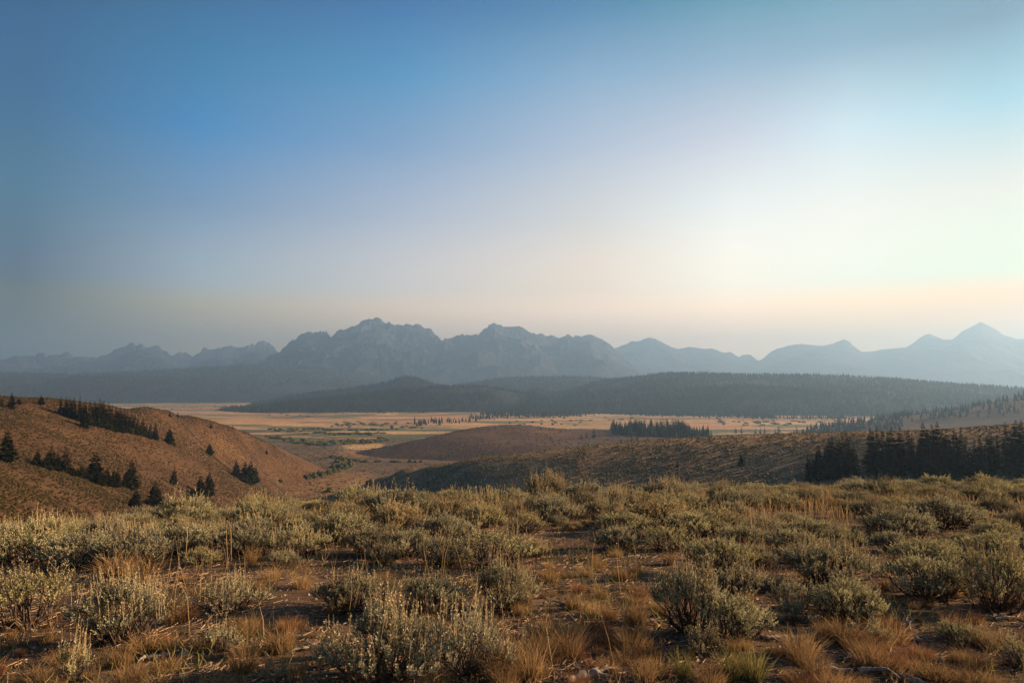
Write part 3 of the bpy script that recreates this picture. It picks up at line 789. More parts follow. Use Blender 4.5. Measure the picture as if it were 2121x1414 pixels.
NEAR_TREES = [conifer_meshes(100 + i, 14.0, sp, wh, pe, 1, ga) for i, (sp, wh, pe, ga) in enumerate([(0.17, 28, 8, .08), (0.20, 26, 8, .12), (0.14, 30, 8, .06), (0.22, 24, 9, .1), (0.155, 28, 7, .2), (0.25, 22, 9, .12)])]
WIDE_TREES = [conifer_meshes(140 + i, 14.0, sp, wh, pe, 1, ga, 0.15) for i, (sp, wh, pe, ga) in enumerate([(0.27, 24, 10, .06), (0.30, 22, 10, .1), (0.25, 24, 10, .05)])]
FAR_TREES = [conifer_meshes(180 + i, 14.0, sp, wh, pe, 0, ga) for i, (sp, wh, pe, ga) in enumerate([(0.13, 16, 6, .1), (0.16, 15, 6, .1), (0.11, 16, 5, .15), (0.14, 14, 6, .2)])]

def add_tree(p, h, meshes, label, group, wide=1.0, sink=0.15):
    tr, cr = meshes
    e = link("conifer", None, label=label, category="conifer", group=group, loc=(p[0], p[1], p[2] - sink))
    e.empty_display_size = 0.5
    e.rotation_euler = (0, 0, random.uniform(0, 6.28))
    k = h / 14.0
    e.scale = (k * wide, k * wide, k)
    link("trunk", tr, e)
    link("crown", cr, e)
    return e

def tree_px(px, ytop, ybase, zf, d0, d1, pool, label, group, wide=1.0):
    p = hit(px, ybase, zf, d0, d1)
    if p is None:
        return None
    h = (ybase - ytop) / px_per_m(p)
    return add_tree(p, h, random.choice(pool), label, group, wide)

# -- conifers of the left hillside
G_LONE = "lone conifers on the left hillside"
G_ROW = "conifers in the row down the left hillside"
G_LOW = "conifers along the lower spur of the left hillside"
for px, yt, yb, lab, pool, wd in [
    (3, 822, 842, "small conifer cut by the left picture edge on the hill crest", NEAR_TREES, 1.0),
    (23, 812, 847, "thin topped conifer near the left end of the hill crest", NEAR_TREES, 0.9),
    (39, 823, 837, "short round conifer on the crest next to the thin topped one", WIDE_TREES, 1.2),
    (85, 818, 838, "stout lone conifer on the crest left of the long tree row", WIDE_TREES, 1.1),
    (176, 853, 886, "conifer standing just in front of the long tree row", WIDE_TREES, 1.0),
    (351, 883, 919, "pointed conifer at the lower end of the long tree row", WIDE_TREES, 0.9),
    (361, 912, 924, "tiny sapling at the foot of the pointed conifer", NEAR_TREES, 1.0),
    (434, 917, 942, "broad lone conifer on the middle of the left hillside", WIDE_TREES, 1.2),
    (352, 852, 863, "left one of two tiny conifers near the hill crest", NEAR_TREES, 1.2),
    (368, 852, 864, "right one of two tiny conifers near the hill crest", NEAR_TREES, 1.2),
    (437, 875, 887, "tiny lone conifer high on the right flank of the left hill", NEAR_TREES, 1.2),
    (482, 879, 888, "smallest conifer right under the descending hill crest", NEAR_TREES, 1.2),
    (552, 930, 940, "tiny dark conifer low on the right flank of the left hill", WIDE_TREES, 1.2),
    (360, 965, 1003, "slender lone conifer casting a long shadow on the lower hillside", NEAR_TREES, 1.0),
    (13, 889, 957, "tall conifer with a notched crown at the left picture edge", WIDE_TREES, 0.85),
    (397, 1009, 1028, "small bushy conifer at the left foot of the tree pair", WIDE_TREES, 1.1),
    (415, 984, 1029, "shorter left tree of the conifer pair low on the hillside", WIDE_TREES, 1.0),
    (433, 976, 1027, "taller right tree of the conifer pair low on the hillside", WIDE_TREES, 0.9),
    (489, 952, 988, "left tree of the tight conifer clump near the hill foot", WIDE_TREES, 1.0),
    (507, 955, 999, "middle tree of the tight conifer clump near the hill foot", WIDE_TREES, 0.95),
    (518, 952, 1003, "tallest tree of the tight conifer clump near the hill foot", WIDE_TREES, 0.85),
    (529, 964, 999, "right tree of the tight conifer clump near the hill foot", WIDE_TREES, 0.85),
    (281, 1012, 1052, "conifer peeking up behind the near grass, left of three", WIDE_TREES, 1.2),
    (320, 996, 1048, "broad conifer peeking up behind the near grass, middle of three", WIDE_TREES, 1.1),
    (351, 1019, 1050, "thin conifer peeking up behind the near grass, last of three", NEAR_TREES, 1.0)]:
    tree_px(px, yt, yb, z_left, 100, 900, pool, lab, G_LONE, wd * 1.2)
row = [(125, 818), (136, 820), (144, 822), (152, 822), (164, 821), (176, 828), (186, 828), (194, 829), (205, 825), (210, 829), (214, 829), (223, 833), (231, 838), (240, 842), (248, 842), (256, 844), (263, 849), (271, 851), (278, 856), (285, 858), (295, 862), (303, 875), (311, 876), (321, 873), (324, 884)]
for i, (px, yt) in enumerate(row):
    yb = np.interp(px, [120, 200, 290, 330], [856, 884, 903, 914]) + random.uniform(-3, 2)
    lab = {0: "first tree at the upper end of the long conifer row", 8: "tallest dark conifer in the middle of the long row", len(row) - 1: "last short tree at the lower end of the long conifer row"}.get(i, "dark conifer in the long row down the left hillside")
    tree_px(px, yt, yb, z_left, 100, 900, NEAR_TREES, lab, G_ROW, 0.85)
for k in range(24):                                   # the second rank of the row, seen between the first
    px = random.uniform(128, 318)
    yt = np.interp(px, [125, 205, 270, 300, 325], [826, 832, 858, 872, 888]) + random.uniform(0, 12)
    yb = np.interp(px, [120, 200, 290, 330], [853, 881, 901, 912]) + random.uniform(-8, 0)
    tree_px(px, yt, yb, z_left, 100, 900, NEAR_TREES, "dark conifer in the long row down the left hillside", G_ROW, 0.9)
low = [(77, 930, 966), (94, 940, 971), (100, 932, 972), (107, 920, 973), (119, 936, 975), (136, 924, 979), (152, 964, 986), (160, 968, 988), (169, 960, 991), (180, 966, 995), (196, 935, 999), (209, 977, 1006), (221, 967, 1006), (236, 970, 1009), (243, 967, 1009), (258, 985, 1010), (271, 950, 1013)]
for i, (px, yt, yb) in enumerate(low):
    lab = {0: "leftmost short tree of the lower spur conifers", 5: "tall conifer in the left half of the lower spur trees", 10: "tall pointed conifer in the centre of the lower spur trees", 16: "tallest conifer at the right end of the lower spur trees"}.get(i, "dark conifer among the trees along the lower spur of the left hill")
    tree_px(px, yt, yb, z_left, 100, 900, WIDE_TREES + NEAR_TREES[:2], lab, G_LOW, 1.15)

# -- grove on the dark slope at right
G_GROVE = "conifers of the grove on the dark right slope"
tree_px(1536, 936, 964, z_right, 160, 600, NEAR_TREES, "lone small yellowish conifer on the dark slope", "lone conifers on the dark slope", 1.0)
tree_px(1403, 950, 968, z_right, 160, 600, NEAR_TREES, "tiny lone conifer on the open dark slope", "lone conifers on the dark slope", 1.0)
grove = [(1674, 942), (1684, 948), (1695, 924), (1712, 926), (1727, 918), (1736, 923), (1746, 898), (1755, 898), (1762, 904), (1739, 912), (1775, 936), (1768, 945), (1804, 891), (1810, 896), (1819, 886), (1831, 894), (1840, 900), (1848, 888), (1866, 889), (1885, 892), (1892, 900), (1916, 877), (1924, 892), (1933, 882), (1945, 876), (1955, 896), (1964, 892), (1979, 891), (1993, 889), (1904, 916),
         (1930, 916), (1870, 945), (1901, 959), (1930, 964), (1977, 927), (2002, 914), (2021, 913), (2045, 907), (2053, 891), (2030, 908), (2068, 904), (2086, 879), (2096, 896), (2107, 873), (2118, 873), (2080, 945), (2106, 954), (2056, 956), (2119, 913), (2130, 890), (2145, 880), (2160, 895), (2010, 930), (1855, 920), (1822, 930), (1700, 950), (1720, 955), (1752, 940), (1960, 940), (1990, 948), (2036, 945)]
for i, (px, yt) in enumerate(grove):
    tall = yt < 915
    p = hit(px, random.uniform(968, 984) if tall else random.uniform(984, 996), z_right, 160, 420)
    if p is None: continue
    _, pyb = project(*p)
    h = (float(pyb) - yt + 5) / px_per_m(p)
    lab = {0: "leftmost low conifer of the right grove", 6: "twin topped conifer left of the gap in the right grove", 14: "first tall conifer right of the gap in the right grove", 21: "broad tall conifer in the centre of the right grove", 24: "tallest pointed conifer in the centre of the right grove",
           41: "tall conifer near the right picture edge in the grove", 43: "tallest conifer at the right picture edge", 33: "small pale conifer at the front edge of the right grove"}.get(i, "dark conifer in the grove on the right slope")
    add_tree(p, h, random.choice(NEAR_TREES), lab, G_GROVE, 0.78 if tall else 0.95)
for k in range(30):
    px = random.choice([random.uniform(1672, 1778), random.uniform(1800, 2180), random.uniform(1800, 2180)])
    p = hit(px, random.uniform(962, 992), z_right, 160, 420)
    if p is None: continue
    add_tree(p, random.uniform(4.5, 10.5), random.choice(NEAR_TREES), "dark conifer in the grove on the right slope", G_GROVE, 0.85)

# -- grove behind the knoll
G_MID = "conifers of the grove in the middle of the valley"
for k in range(60):
    px = random.uniform(1262, 1440) if k < 50 else random.uniform(1420, 1478)
    yt = np.interp(px, [1262, 1290, 1340, 1390, 1415, 1432, 1452, 1476], [872, 868, 866, 863, 869, 879, 886, 894]) + abs(random.gauss(0, 6))
    yb = np.interp(px, [1262, 1340, 1400, 1478], [897, 900, 905, 905]) + random.uniform(-4, 3)
    d_ = 1140 - (yb - 897) * 7 + random.uniform(-15, 25)
    a_, _t = ray(px, yb)
    x_, y_ = math.sin(a_) * d_, math.cos(a_) * d_
    p = np.array([x_, y_, float(z_knoll(np.array([x_]), np.array([y_]))[0])])
    _, pyb = project(*p)
    h = max(8.0, (float(pyb) - yt) / px_per_m(p))
    add_tree(p, min(h, 30), random.choice(FAR_TREES), "slim conifer in the grove behind the brown knoll", G_MID, 1.5)
for px, yt, yb, lab in [(1473, 888, 904, "lone conifer at the right end of the valley grove"), (1454, 885, 900, "lone slim conifer between the valley grove and its end tree"), (1342, 903, 912, "small conifer standing alone below the valley grove"), (1365, 893, 903, "dark sapling on the bare patch below the valley grove"),
                        (1287, 908, 917, "left sapling in the clearing before the knoll grove"), (1300, 903, 916, "taller sapling in the clearing before the knoll grove"), (1308, 899, 915, "tallest sapling in the clearing before the knoll grove"), (1320, 896, 912, "right sapling in the clearing before the knoll grove"), (1230, 886, 906, "bushy conifer on the shaded flank of the knoll"), (1215, 893, 907, "dark conifer beside the bushy one on the knoll flank"), (1204, 898, 909, "lower dark conifer on the knoll flank"), (1120, 882, 886, "tiny conifer on the top of the knoll"), (1138, 884, 890, "tiny conifer on the right shoulder of the knoll")]:
    tree_px(px, yt, yb, z_knoll, 800, 1300, FAR_TREES, lab, "single conifers round the knoll", 1.1)

r_ = np.random.default_rng(91)
n_ = 260
px_ = r_.uniform(1266, 1468, n_); d_ = r_.uniform(1045, 1200, n_)
a_ = ray(px_, np.full(n_, 890.0))[0]
x_ = np.sin(a_) * d_; y_ = np.cos(a_) * d_
far_forest("grove_fill", np.stack([x_, y_, z_knoll(x_, y_)], 1), 8, 17, "shaded inner trees of the grove behind the knoll", 92)
a_ = np.radians(r_.uniform(23.5, 29.5, 70)); d_ = r_.uniform(1540, 1660, 70)
x_ = np.sin(a_) * d_; y_ = np.cos(a_) * d_
far_forest("rise_fill", np.stack([x_, y_, z_farr(x_, y_)], 1), 9, 14, "hazy inner trees of the line on the far right rise", 93)

# -- hazy trees in front of the far right hill
G_HAZE = "hazy conifers along the far right rise"
for k in range(30):
    px = random.uniform(1728, 1925)
    yt = np.interp(px, [1728, 1740, 1800, 1880, 1925], [864, 856, 853, 851, 857]) + abs(random.gauss(0, 3.5))
    d_ = random.uniform(1530, 1640); a_, _t = ray(px, 880)
    x_, y_ = math.sin(a_) * d_, math.cos(a_) * d_
    p = np.array([x_, y_, float(z_farr(np.array([x_]), np.array([y_]))[0])])
    _, pyb = project(*p)
    h = (float(pyb) - yt) / px_per_m(p)
    add_tree(p, min(max(h, 7), 22), random.choice(FAR_TREES), "hazy conifer in the loose line on the far right rise", G_HAZE, 1.5)
for px, yt, yb, lab in [(1524, 884, 899, "left tree of the small hazy pair on the meadow edge"), (1536, 883, 899, "right tree of the small hazy pair on the meadow edge"), (1565, 887, 898, "left tree of the hazy clump on the meadow edge"), (1575, 885, 898, "middle tree of the hazy clump on the meadow edge"), (1584, 882, 898, "tallest tree of the hazy clump on the meadow edge"),
                        (1606, 886, 896, "short hazy tree where the far right rise begins"), (1613, 880, 896, "taller hazy tree where the far right rise begins"), (1650, 880, 890, "slim hazy conifer on the low end of the far right rise"), (1680, 874, 886, "lone hazy conifer on the far right rise"), (1709, 868, 880, "lone tall hazy conifer left of the loose line"), (2012, 835, 850, "dark lone conifer on the skyline of the far right hill"), (1993, 840, 851, "small conifer on the skyline of the far right hill"), (1953, 846, 853, "low dark conifer where the far right hill crest starts")]:
    a_, _t = ray(px, yb)
    d_ = 1420 if px < 1720 else 1930
    x_, y_ = math.sin(a_) * d_, math.cos(a_) * d_
    p = np.array([x_, y_, float(max(z_farr(np.array([x_]), np.array([y_]))[0], valley_z(np.array([x_]), np.array([y_]))[0]))])
    _, pyb = project(*p)
    add_tree(p, min(max((float(pyb) - yt) / px_per_m(p), 6), 22), random.choice(FAR_TREES), lab, "single hazy conifers at the right of the valley", 1.2)

# ------------------------------------------------------------------ willows along the creek
def leafy_dome(name, seed, n, mat, size=0.16):
    r = np.random.default_rng(seed)
    K = 14
    c = r.normal(0, 1, (K, 3)); c /= np.linalg.norm(c, axis=1)[:, None]; c[:, 2] = np.abs(c[:, 2])
    c *= np.array([0.75, 0.75, 0.65]) * r.uniform(0.5, 1.0, (K, 1))
    i = r.integers(0, K, n)
    q = r.normal(0, 1, (n, 3)); q /= np.linalg.norm(q, axis=1)[:, None]
    p = c[i] + q * r.uniform(0.75, 1, (n, 1)) * 0.32
    p[:, 2] = np.maximum(p[:, 2], 0.0)
    u = np.cross(q, r.normal(0, 1, (n, 3))); u /= np.linalg.norm(u, axis=1)[:, None]
    w = np.cross(q, u)
    s_ = size * r.uniform(0.6, 1.3, (n, 1))
    v = np.stack([p - u * s_, p + w * s_ * 0.7, p + u * s_, p - w * s_ * 0.7], 1).reshape(-1, 3)
    tone = np.clip(r.random(K)[i] * 0.6 + 0.4 * r.random(n), 0, 1).repeat(4)
    return make_mesh(name, v, np.arange(n * 4).reshape(n, 4), mat, False, val=tone)
WILLOW = [leafy_dome("foliage", 300 + i, 420, M_WILLOW) for i in range(4)]
def stem_mesh(seed):
    r = np.random.default_rng(seed); s = Soup()
    for k in range(6):
        a = r.uniform(0, 6.28); e = np.array([math.cos(a) * 0.45, math.sin(a) * 0.45, 0.6])
        v, q = tube(np.array([[0, 0, -0.1], e * 0.5 + [0, 0, 0.1], e]), [0.03, 0.022, 0.01], 4)
        s.add(v, q=q)
    return s.mesh("stems", M_BARK)
W_STEM = stem_mesh(5)
def zground_far(x, y):
    return np.maximum(np.maximum(valley_z(x, y), z_left(x, y)), z_right(x, y))
for i, (px, py, w, h) in enumerate([(636, 991, 18, 9), (650, 988, 22, 10), (664, 985, 22, 12), (680, 982, 22, 10), (692, 978, 20, 9), (702, 977, 18, 8), (690, 968, 20, 9), (704, 968, 20, 9), (716, 970, 22, 10), (728, 966, 20, 9), (700, 958, 20, 8), (712, 956, 22, 8), (726, 960, 20, 9),
                                    (688, 948, 22, 7), (704, 950, 24, 7), (722, 953, 26, 7), (738, 955, 26, 6), (756, 957, 24, 5), (784, 956, 22, 4), (816, 957, 18, 5), (826, 957, 16, 4), (849, 957, 14, 6), (860, 958, 12, 6), (872, 957, 10, 5), (767, 1002, 22, 10), (580, 998, 14, 7), (683, 1018, 26, 9), (1088, 938, 16, 4), (1102, 938, 14, 4)]):
    p = hit(px, py, zground_far, 400, 1400)
    if p is None: continue
    k = px_per_m(p)
    lab = {24: "dark round willow where the dark slope meets the straw meadow", 25: "small green shrub at the foot of the left hill", 26: "olive shrub just behind the near grass edge", 27: "low dark shrub on the orange meadow before the knoll", 28: "low dark shrub beside another before the knoll"}.get(i, "green willow in the winding thicket along the creek" if i < 18 else "low willow in the broken line beyond the creek bend")
    e = link("willow_shrub", None, label=lab, category="shrub", group="willows along the creek", loc=(p[0], p[1], p[2]))
    e.scale = (w / k / 2 * 1.1, w / k / 2 * 1.1, h / k * 1.15); e.rotation_euler = (0, 0, random.uniform(0, 6.28))
    link("foliage", random.choice(WILLOW), e); link("stems", W_STEM, e)
p = hit(707, 968, zground_far, 400, 1400)
add_tree(p, 13 / px_per_m(p), WIDE_TREES[0], "single dark conifer standing in the creek willows", "single conifers in the valley", 1.0)

# far willow lines on the meadows: one mass
def dot_mass(name, pts, w, h, seed, mat, label, sides=5):
    """low bushes as lopsided tents, one mass"""
    r = np.random.default_rng(seed)
    n = len(pts)
    ww = w * r.uniform(0.5, 1.5, n); hh = h * r.uniform(0.5, 1.5, n)
    ang = np.arange(sides) * 2 * math.pi / sides
    rot = r.uniform(0, 6.28, (n, 1)); jit = r.uniform(0.6, 1.3, (n, sides))
    V = np.zeros((n, sides + 1, 3))
    V[:, :sides, 0] = pts[:, 0:1] + np.cos(ang[None] + rot) * ww[:, None] * jit
    V[:, :sides, 1] = pts[:, 1:2] + np.sin(ang[None] + rot) * ww[:, None] * jit
    V[:, :sides, 2] = pts[:, 2:3] + hh[:, None] * r.uniform(-0.2, 0.45, (n, sides))
    V[:, sides, 0] = pts[:, 0] + r.normal(0, 0.2, n) * ww; V[:, sides, 1] = pts[:, 1] + r.normal(0, 0.2, n) * ww; V[:, sides, 2] = pts[:, 2] + hh
    j = np.arange(sides)
    T = (np.arange(n)[:, None, None] * (sides + 1) + np.stack([j, (j + 1) % sides, np.full(sides, sides)], 1)[None]).reshape(-1, 3)
    me = make_mesh(name, V.reshape(-1, 3), T, mat, True, val=np.clip(np.repeat(r.random(n), sides + 1) * 0.8 + 0.2 * r.random(n * (sides + 1)), 0, 1))
    return link(name, me, kind="stuff", label=label)

def blob_mass(name, pts, w, h, seed, mat, label, sides=6):
    r = np.random.default_rng(seed)
    n = len(pts)
    ww = w * r.uniform(0.6, 1.4, n); hh = h * r.uniform(0.6, 1.4, n)
    ang = np.arange(sides) * 2 * math.pi / sides
    rot = r.uniform(0, 6.28, (n, 1))
    V = np.zeros((n, 2 * sides + 1, 3))
    for k, (zl, wl) in enumerate([(-0.15, 0.85), (0.55, 1.0)]):
        jit = r.uniform(0.75, 1.25, (n, sides))
        V[:, k * sides:(k + 1) * sides, 0] = pts[:, 0:1] + np.cos(ang[None] + rot) * ww[:, None] * wl * jit
        V[:, k * sides:(k + 1) * sides, 1] = pts[:, 1:2] + np.sin(ang[None] + rot) * ww[:, None] * wl * jit
        V[:, k * sides:(k + 1) * sides, 2] = pts[:, 2:3] + hh[:, None] * (zl + r.uniform(-0.15, 0.15, (n, sides)) * k)
    V[:, -1, 0] = pts[:, 0] + r.normal(0, 0.2, n) * ww; V[:, -1, 1] = pts[:, 1] + r.normal(0, 0.2, n) * ww; V[:, -1, 2] = pts[:, 2] + hh
    q = []; t = []
    for j in range(sides):
        k = (j + 1) % sides
        q.append((j, k, sides + k, sides + j)); t.append((sides + j, sides + k, 2 * sides))
    off = np.arange(n)[:, None, None] * (2 * sides + 1)
    Q = (off + np.array(q)[None]).reshape(-1, 4); T = (off + np.array(t)[None]).reshape(-1, 3)
    base = r.random(n)
    val = np.repeat(base, 2 * sides + 1).reshape(n, -1)
    val = np.clip(val * 0.7 + 0.3 * r.random(val.shape), 0, 1).ravel()
    me = make_mesh(name, V.reshape(-1, 3), [Q, T], mat, False, val=val)
    return link(name, me, kind="stuff", label=label)

blob_mass("far_shrubs", np.concatenate([
    strip_points([(560, 890), (640, 888), (720, 892), (800, 889)], 60, 51, 10, 1.0), strip_points([(620, 917), (660, 920), (700, 917), (760, 916), (800, 912)], 90, 52, 6, 1.6),
    strip_points([(590, 893), (700, 900), (780, 898)], 50, 53, 10, 1.0), strip_points([(700, 878), (800, 880), (860, 884)], 40, 54, 14, 3), strip_points([(1050, 880), (1200, 872), (1300, 870)], 30, 55, 14, 3),
    strip_points([(300, 842), (500, 846), (640, 862)], 40, 56, 10, 3), strip_points([(1460, 872), (1600, 876), (1690, 874)], 40, 57, 14, 4), strip_points([(560, 905), (620, 915)], 30, 58, 8, 1.0)]), 5.0, 3.2, 59, M_WILLOW, "scattered willow thickets across the far meadows")

# pond
P0 = [(655, 917.5), (668, 915), (684, 914.6), (697, 916), (700, 918.5), (690, 920.5), (672, 921), (660, 920)]
V = []
for px, py in P0:
    a_, t_ = ray(px, py); d_ = (VZ + 1.8 - CAM[2]) / t_
    V.append((math.sin(a_) * d_, math.cos(a_) * d_, VZ + 1.8))
me = make_mesh("pond", np.array(V), [np.array([[0, 1, 2, 3]]), np.array([[0, 3, 4, 7]]), np.array([[4, 5, 6, 7]])], M_WATER)
link("pond", me, kind="structure", label="small pale pond glinting on the meadow")

# ------------------------------------------------------------------ sage cover on the hillsides (one mass each)
def hill_cover(name, zf, az, rr_, n, w, h, seed, mat, label, keep=None):
    r = np.random.default_rng(seed)
    a = np.radians(r.uniform(az[0], az[1], n)); d = r.uniform(rr_[0] ** 1.3, rr_[1] ** 1.3, n) ** (1 / 1.3)
    x = np.sin(a) * d; y = np.cos(a) * d; z = zf(x, y)
    px, py = project(x, y, z)
    ok = ((z > valley_z(x, y) + 0.3) | (zf is valley_z)) & (px > -60) & (px < 2180)
    if keep is not None: ok &= keep(px, py, x, y, r)
    return dot_mass(name, np.stack([x, y, z], 1)[ok], w, h, seed + 1, mat, label, 5)
clump = lambda sc, lo, hi, sd: (lambda px, py, x, y, r: r.random(len(x)) < np.maximum(smooth(lo, hi, fbm(x / sc, y / sc, 3, sd)), 0.35))
hill_cover("hillside_sagebrush", z_left, (-38, -12), (140, 700), 80000, 0.48, 0.42, 61, M_SAGE_DOT, "low sagebrush speckling the sunlit left hillside", clump(25, -0.8, 0.3, 4))
hill_cover("slope_sagebrush", z_right, (-11, 38), (225, 660), 76000, 0.42, 0.36, 63, M_SAGE_DOT_LIFTED, "dense sagebrush covering the shaded right slope", clump(18, -0.9, 0.1, 6))
hill_cover("knoll_sagebrush", z_knoll, (-12, 18), (850, 1200), 7000, 1.0, 0.8, 65, M_SAGE_DOT, "sagebrush speckling the brown valley knoll", clump(60, -0.6, 0.3, 8))

hill_cover("valley_sagebrush", valley_z, (-18, 22), (560, 1250), 16000, 0.9, 0.7, 67, M_SAGE_DOT, "low sagebrush and tussocks dotting the near valley floor", lambda px, py, x, y, r: (py > 908) & (r.random(len(x)) < smooth(-0.5, 0.3, fbm(x / 40, y / 40, 3, 12))))

# ------------------------------------------------------------------ sagebrush
def sage_meshes(seed, W=0.42, H=0.55, clumps=16, shoots=15, leaves=16, spiky=0.15, leaf=0.026, bare=0.30):
    """one sagebrush: gnarled branches, leafy shoots gathered in clumps, upright flower stalks"""
    r = np.random.default_rng(seed)
    wood = Soup(); fol = Soup(); stk = Soup()
    for c in range(clumps):
        a = c * 2.39996 + r.normal(0, 0.35)
        q = math.sqrt((c + 0.5) / clumps)
        rad = W * q * r.uniform(0.80, 1.08)
        top = H * (0.98 - 0.52 * q ** 1.8) * r.uniform(0.82, 1.1)
        cen = np.array([math.cos(a) * rad, math.sin(a) * rad, max(top * 0.86, 0.12)])
        # branch from the root crown to the clump
        n = 6; t = np.linspace(0, 1, n)
        mid = np.array([cen[0] * 0.75, cen[1] * 0.75, cen[2] * 0.22])
        pts = (1 - t)[:, None] ** 2 * np.array([0, 0, -0.06]) + (2 * t * (1 - t))[:, None] * mid + (t ** 2)[:, None] * cen
        pts[1:-1] += r.normal(0, 0.022, (n - 2, 3))
        v, f = tube(pts, np.linspace(0.016, 0.005, n) * r.uniform(0.8, 1.3), 5)
        wood.add(v, q=f)
        for k in range(3):
            e = cen + r.normal(0, 0.09, 3) * np.array([1, 1, 0.6])
            s0 = pts[r.integers(2, 4)]
            v, f = tube(np.array([s0, (s0 + e) / 2 + r.normal(0, 0.025, 3), e]), [0.006, 0.0045, 0.003], 3)
            wood.add(v, q=f)
        cr = r.uniform(0.095, 0.155) * (W / 0.42)
        tone_c = r.uniform(0.25, 0.85)
        out = np.array([cen[0], cen[1], 0.0]) / (W + 1e-6)
        ns = int(shoots * r.uniform(0.7, 1.3))
        for s in range(ns):
            o = r.normal(0, 1, 3); o /= np.linalg.norm(o); o[2] = abs(o[2]) * 0.9 - 0.25
            b = cen + o * cr * r.uniform(0.45, 1.0)
            if b[2] < 0.07: b[2] = 0.07 + 0.04 * r.random()
            d = np.array([0, 0, 1.0]) + 0.55 * out + 0.45 * o * np.array([1, 1, 0.2]) + r.normal(0, 0.12, 3)
            d /= np.linalg.norm(d)
            L = r.uniform(0.055, 0.115) * (1.7 if r.random() < spiky else 1.0)
            # the shoot's own stem
            v, f = tube(np.array([cen + (b - cen) * 0.55, b, b + d * L * 0.8]), [0.003, 0.0025, 0.0015], 3)
            wood.add(v, q=f)
            nl = int(leaves * (L / 0.085) ** 0.7)
            u = (np.arange(nl) + r.random(nl)) / nl
            ang = np.arange(nl) * 2.39996 + r.uniform(0, 6.28)
            e1 = np.cross(d, [0.3, 0.9, 0.1]); e1 /= np.linalg.norm(e1); e2 = np.cross(d, e1)
            rd = np.cos(ang)[:, None] * e1 + np.sin(ang)[:, None] * e2
            open_ = (1.05 - 0.75 * u)[:, None]
            ld = d[None] + rd * open_ + r.normal(0, 0.15, (nl, 3)); ld /= np.linalg.norm(ld, axis=1)[:, None]
            lw = np.cross(ld, rd + 0.2 * d[None]); lw /= np.linalg.norm(lw, axis=1)[:, None] + 1e-9
            ll = leaf * r.uniform(0.7, 1.35, nl)[:, None] * (1.15 - 0.35 * u)[:, None]
            p = b[None] + d[None] * (L * u)[:, None]
            hw = ll * 0.22
            V = np.stack([p - lw * hw * 0.4, p + ld * ll * 0.62 - lw * hw, p + ld * ll, p + ld * ll * 0.62 + lw * hw], 1).reshape(-1, 3)
            tn = np.clip(tone_c + 0.25 * (u - 0.5) + r.normal(0, 0.14, nl), 0, 1).repeat(4)
            fol.add(V, q=np.arange(nl * 4).reshape(nl, 4), val=tn)
            # flower stalk
            if r.random() < spiky * 0.8:
                hgt = r.uniform(0.10, 0.24)
                sd = np.array([r.normal(0, 0.10), r.normal(0, 0.10), 1.0])
                tp = b + sd * (hgt + L)
                v, f = tube(np.array([b, (b + tp) / 2 + r.normal(0, 0.006, 3), tp]), [0.0028, 0.0024, 0.0014], 3)
                stk.add(v, q=f, val=0.4)
                m_ = 12
                uu = r.uniform(0.35, 1.0, m_)
                p = b[None] + (tp - b)[None] * uu[:, None]
                dd = r.normal(0, 1, (m_, 3)); dd[:, 2] = np.abs(dd[:, 2]) + 0.8; dd /= np.linalg.norm(dd, axis=1)[:, None]
                w_ = np.cross(dd, r.normal(0, 1, (m_, 3))); w_ /= np.linalg.norm(w_, axis=1)[:, None]
                ln = 0.024
                V = np.stack([p, p + dd * ln * 0.5 - w_ * 0.005, p + dd * ln, p + dd * ln * 0.5 + w_ * 0.005], 1).reshape(-1, 3)
                stk.add(V, q=np.arange(m_ * 4).reshape(m_, 4), val=r.random(m_).repeat(4))
    # bare dead twigs low in the bush
    for k in range(int(26 * bare / 0.3)):
        a = r.uniform(0, 6.28); e = np.array([math.cos(a), math.sin(a), 0]) * W * r.uniform(0.4, 1.0) + np.array([0, 0, H * r.uniform(0.12, 0.6)])
        s0 = e * r.uniform(0.05, 0.3)
        v, f = tube(np.array([s0, (s0 + e) / 2 + r.normal(0, 0.04, 3), e, e + r.normal(0, 0.05, 3)]), [0.007, 0.005, 0.003, 0.0015], 3)
        wood.add(v, q=f)
    if not stk.v:
        v, f = tube(np.array([[0, 0, 0.1], [0, 0, H * 0.7], [0.01, 0, H * 1.2]]), [0.003, 0.002, 0.001], 3); stk.add(v, q=f)
    return fol.mesh("foliage", M_SAGE), wood.mesh("branches", M_SAGE_WOOD), stk.mesh("flower_stalks", M_SAGE_STALK)

SAGE_DOME = [sage_meshes(400 + i, 0.42, h, 20, 22, 16, 0.08) for i, h in enumerate([0.50, 0.56, 0.46])]
SAGE_SPIKY = [sage_meshes(420 + i, 0.40, h, 18, 20, 15, 0.36) for i, h in enumerate([0.55, 0.62, 0.52])]
SAGE_LOOSE = [sage_meshes(440 + i, 0.44, h, 14, 16, 14, 0.2, bare=0.7) for i, h in enumerate([0.50, 0.42, 0.55])]
SAGE_SMALL = [sage_meshes(460 + i, 0.20, 0.30, 6, 10, 14, 0.45) for i in range(3)]

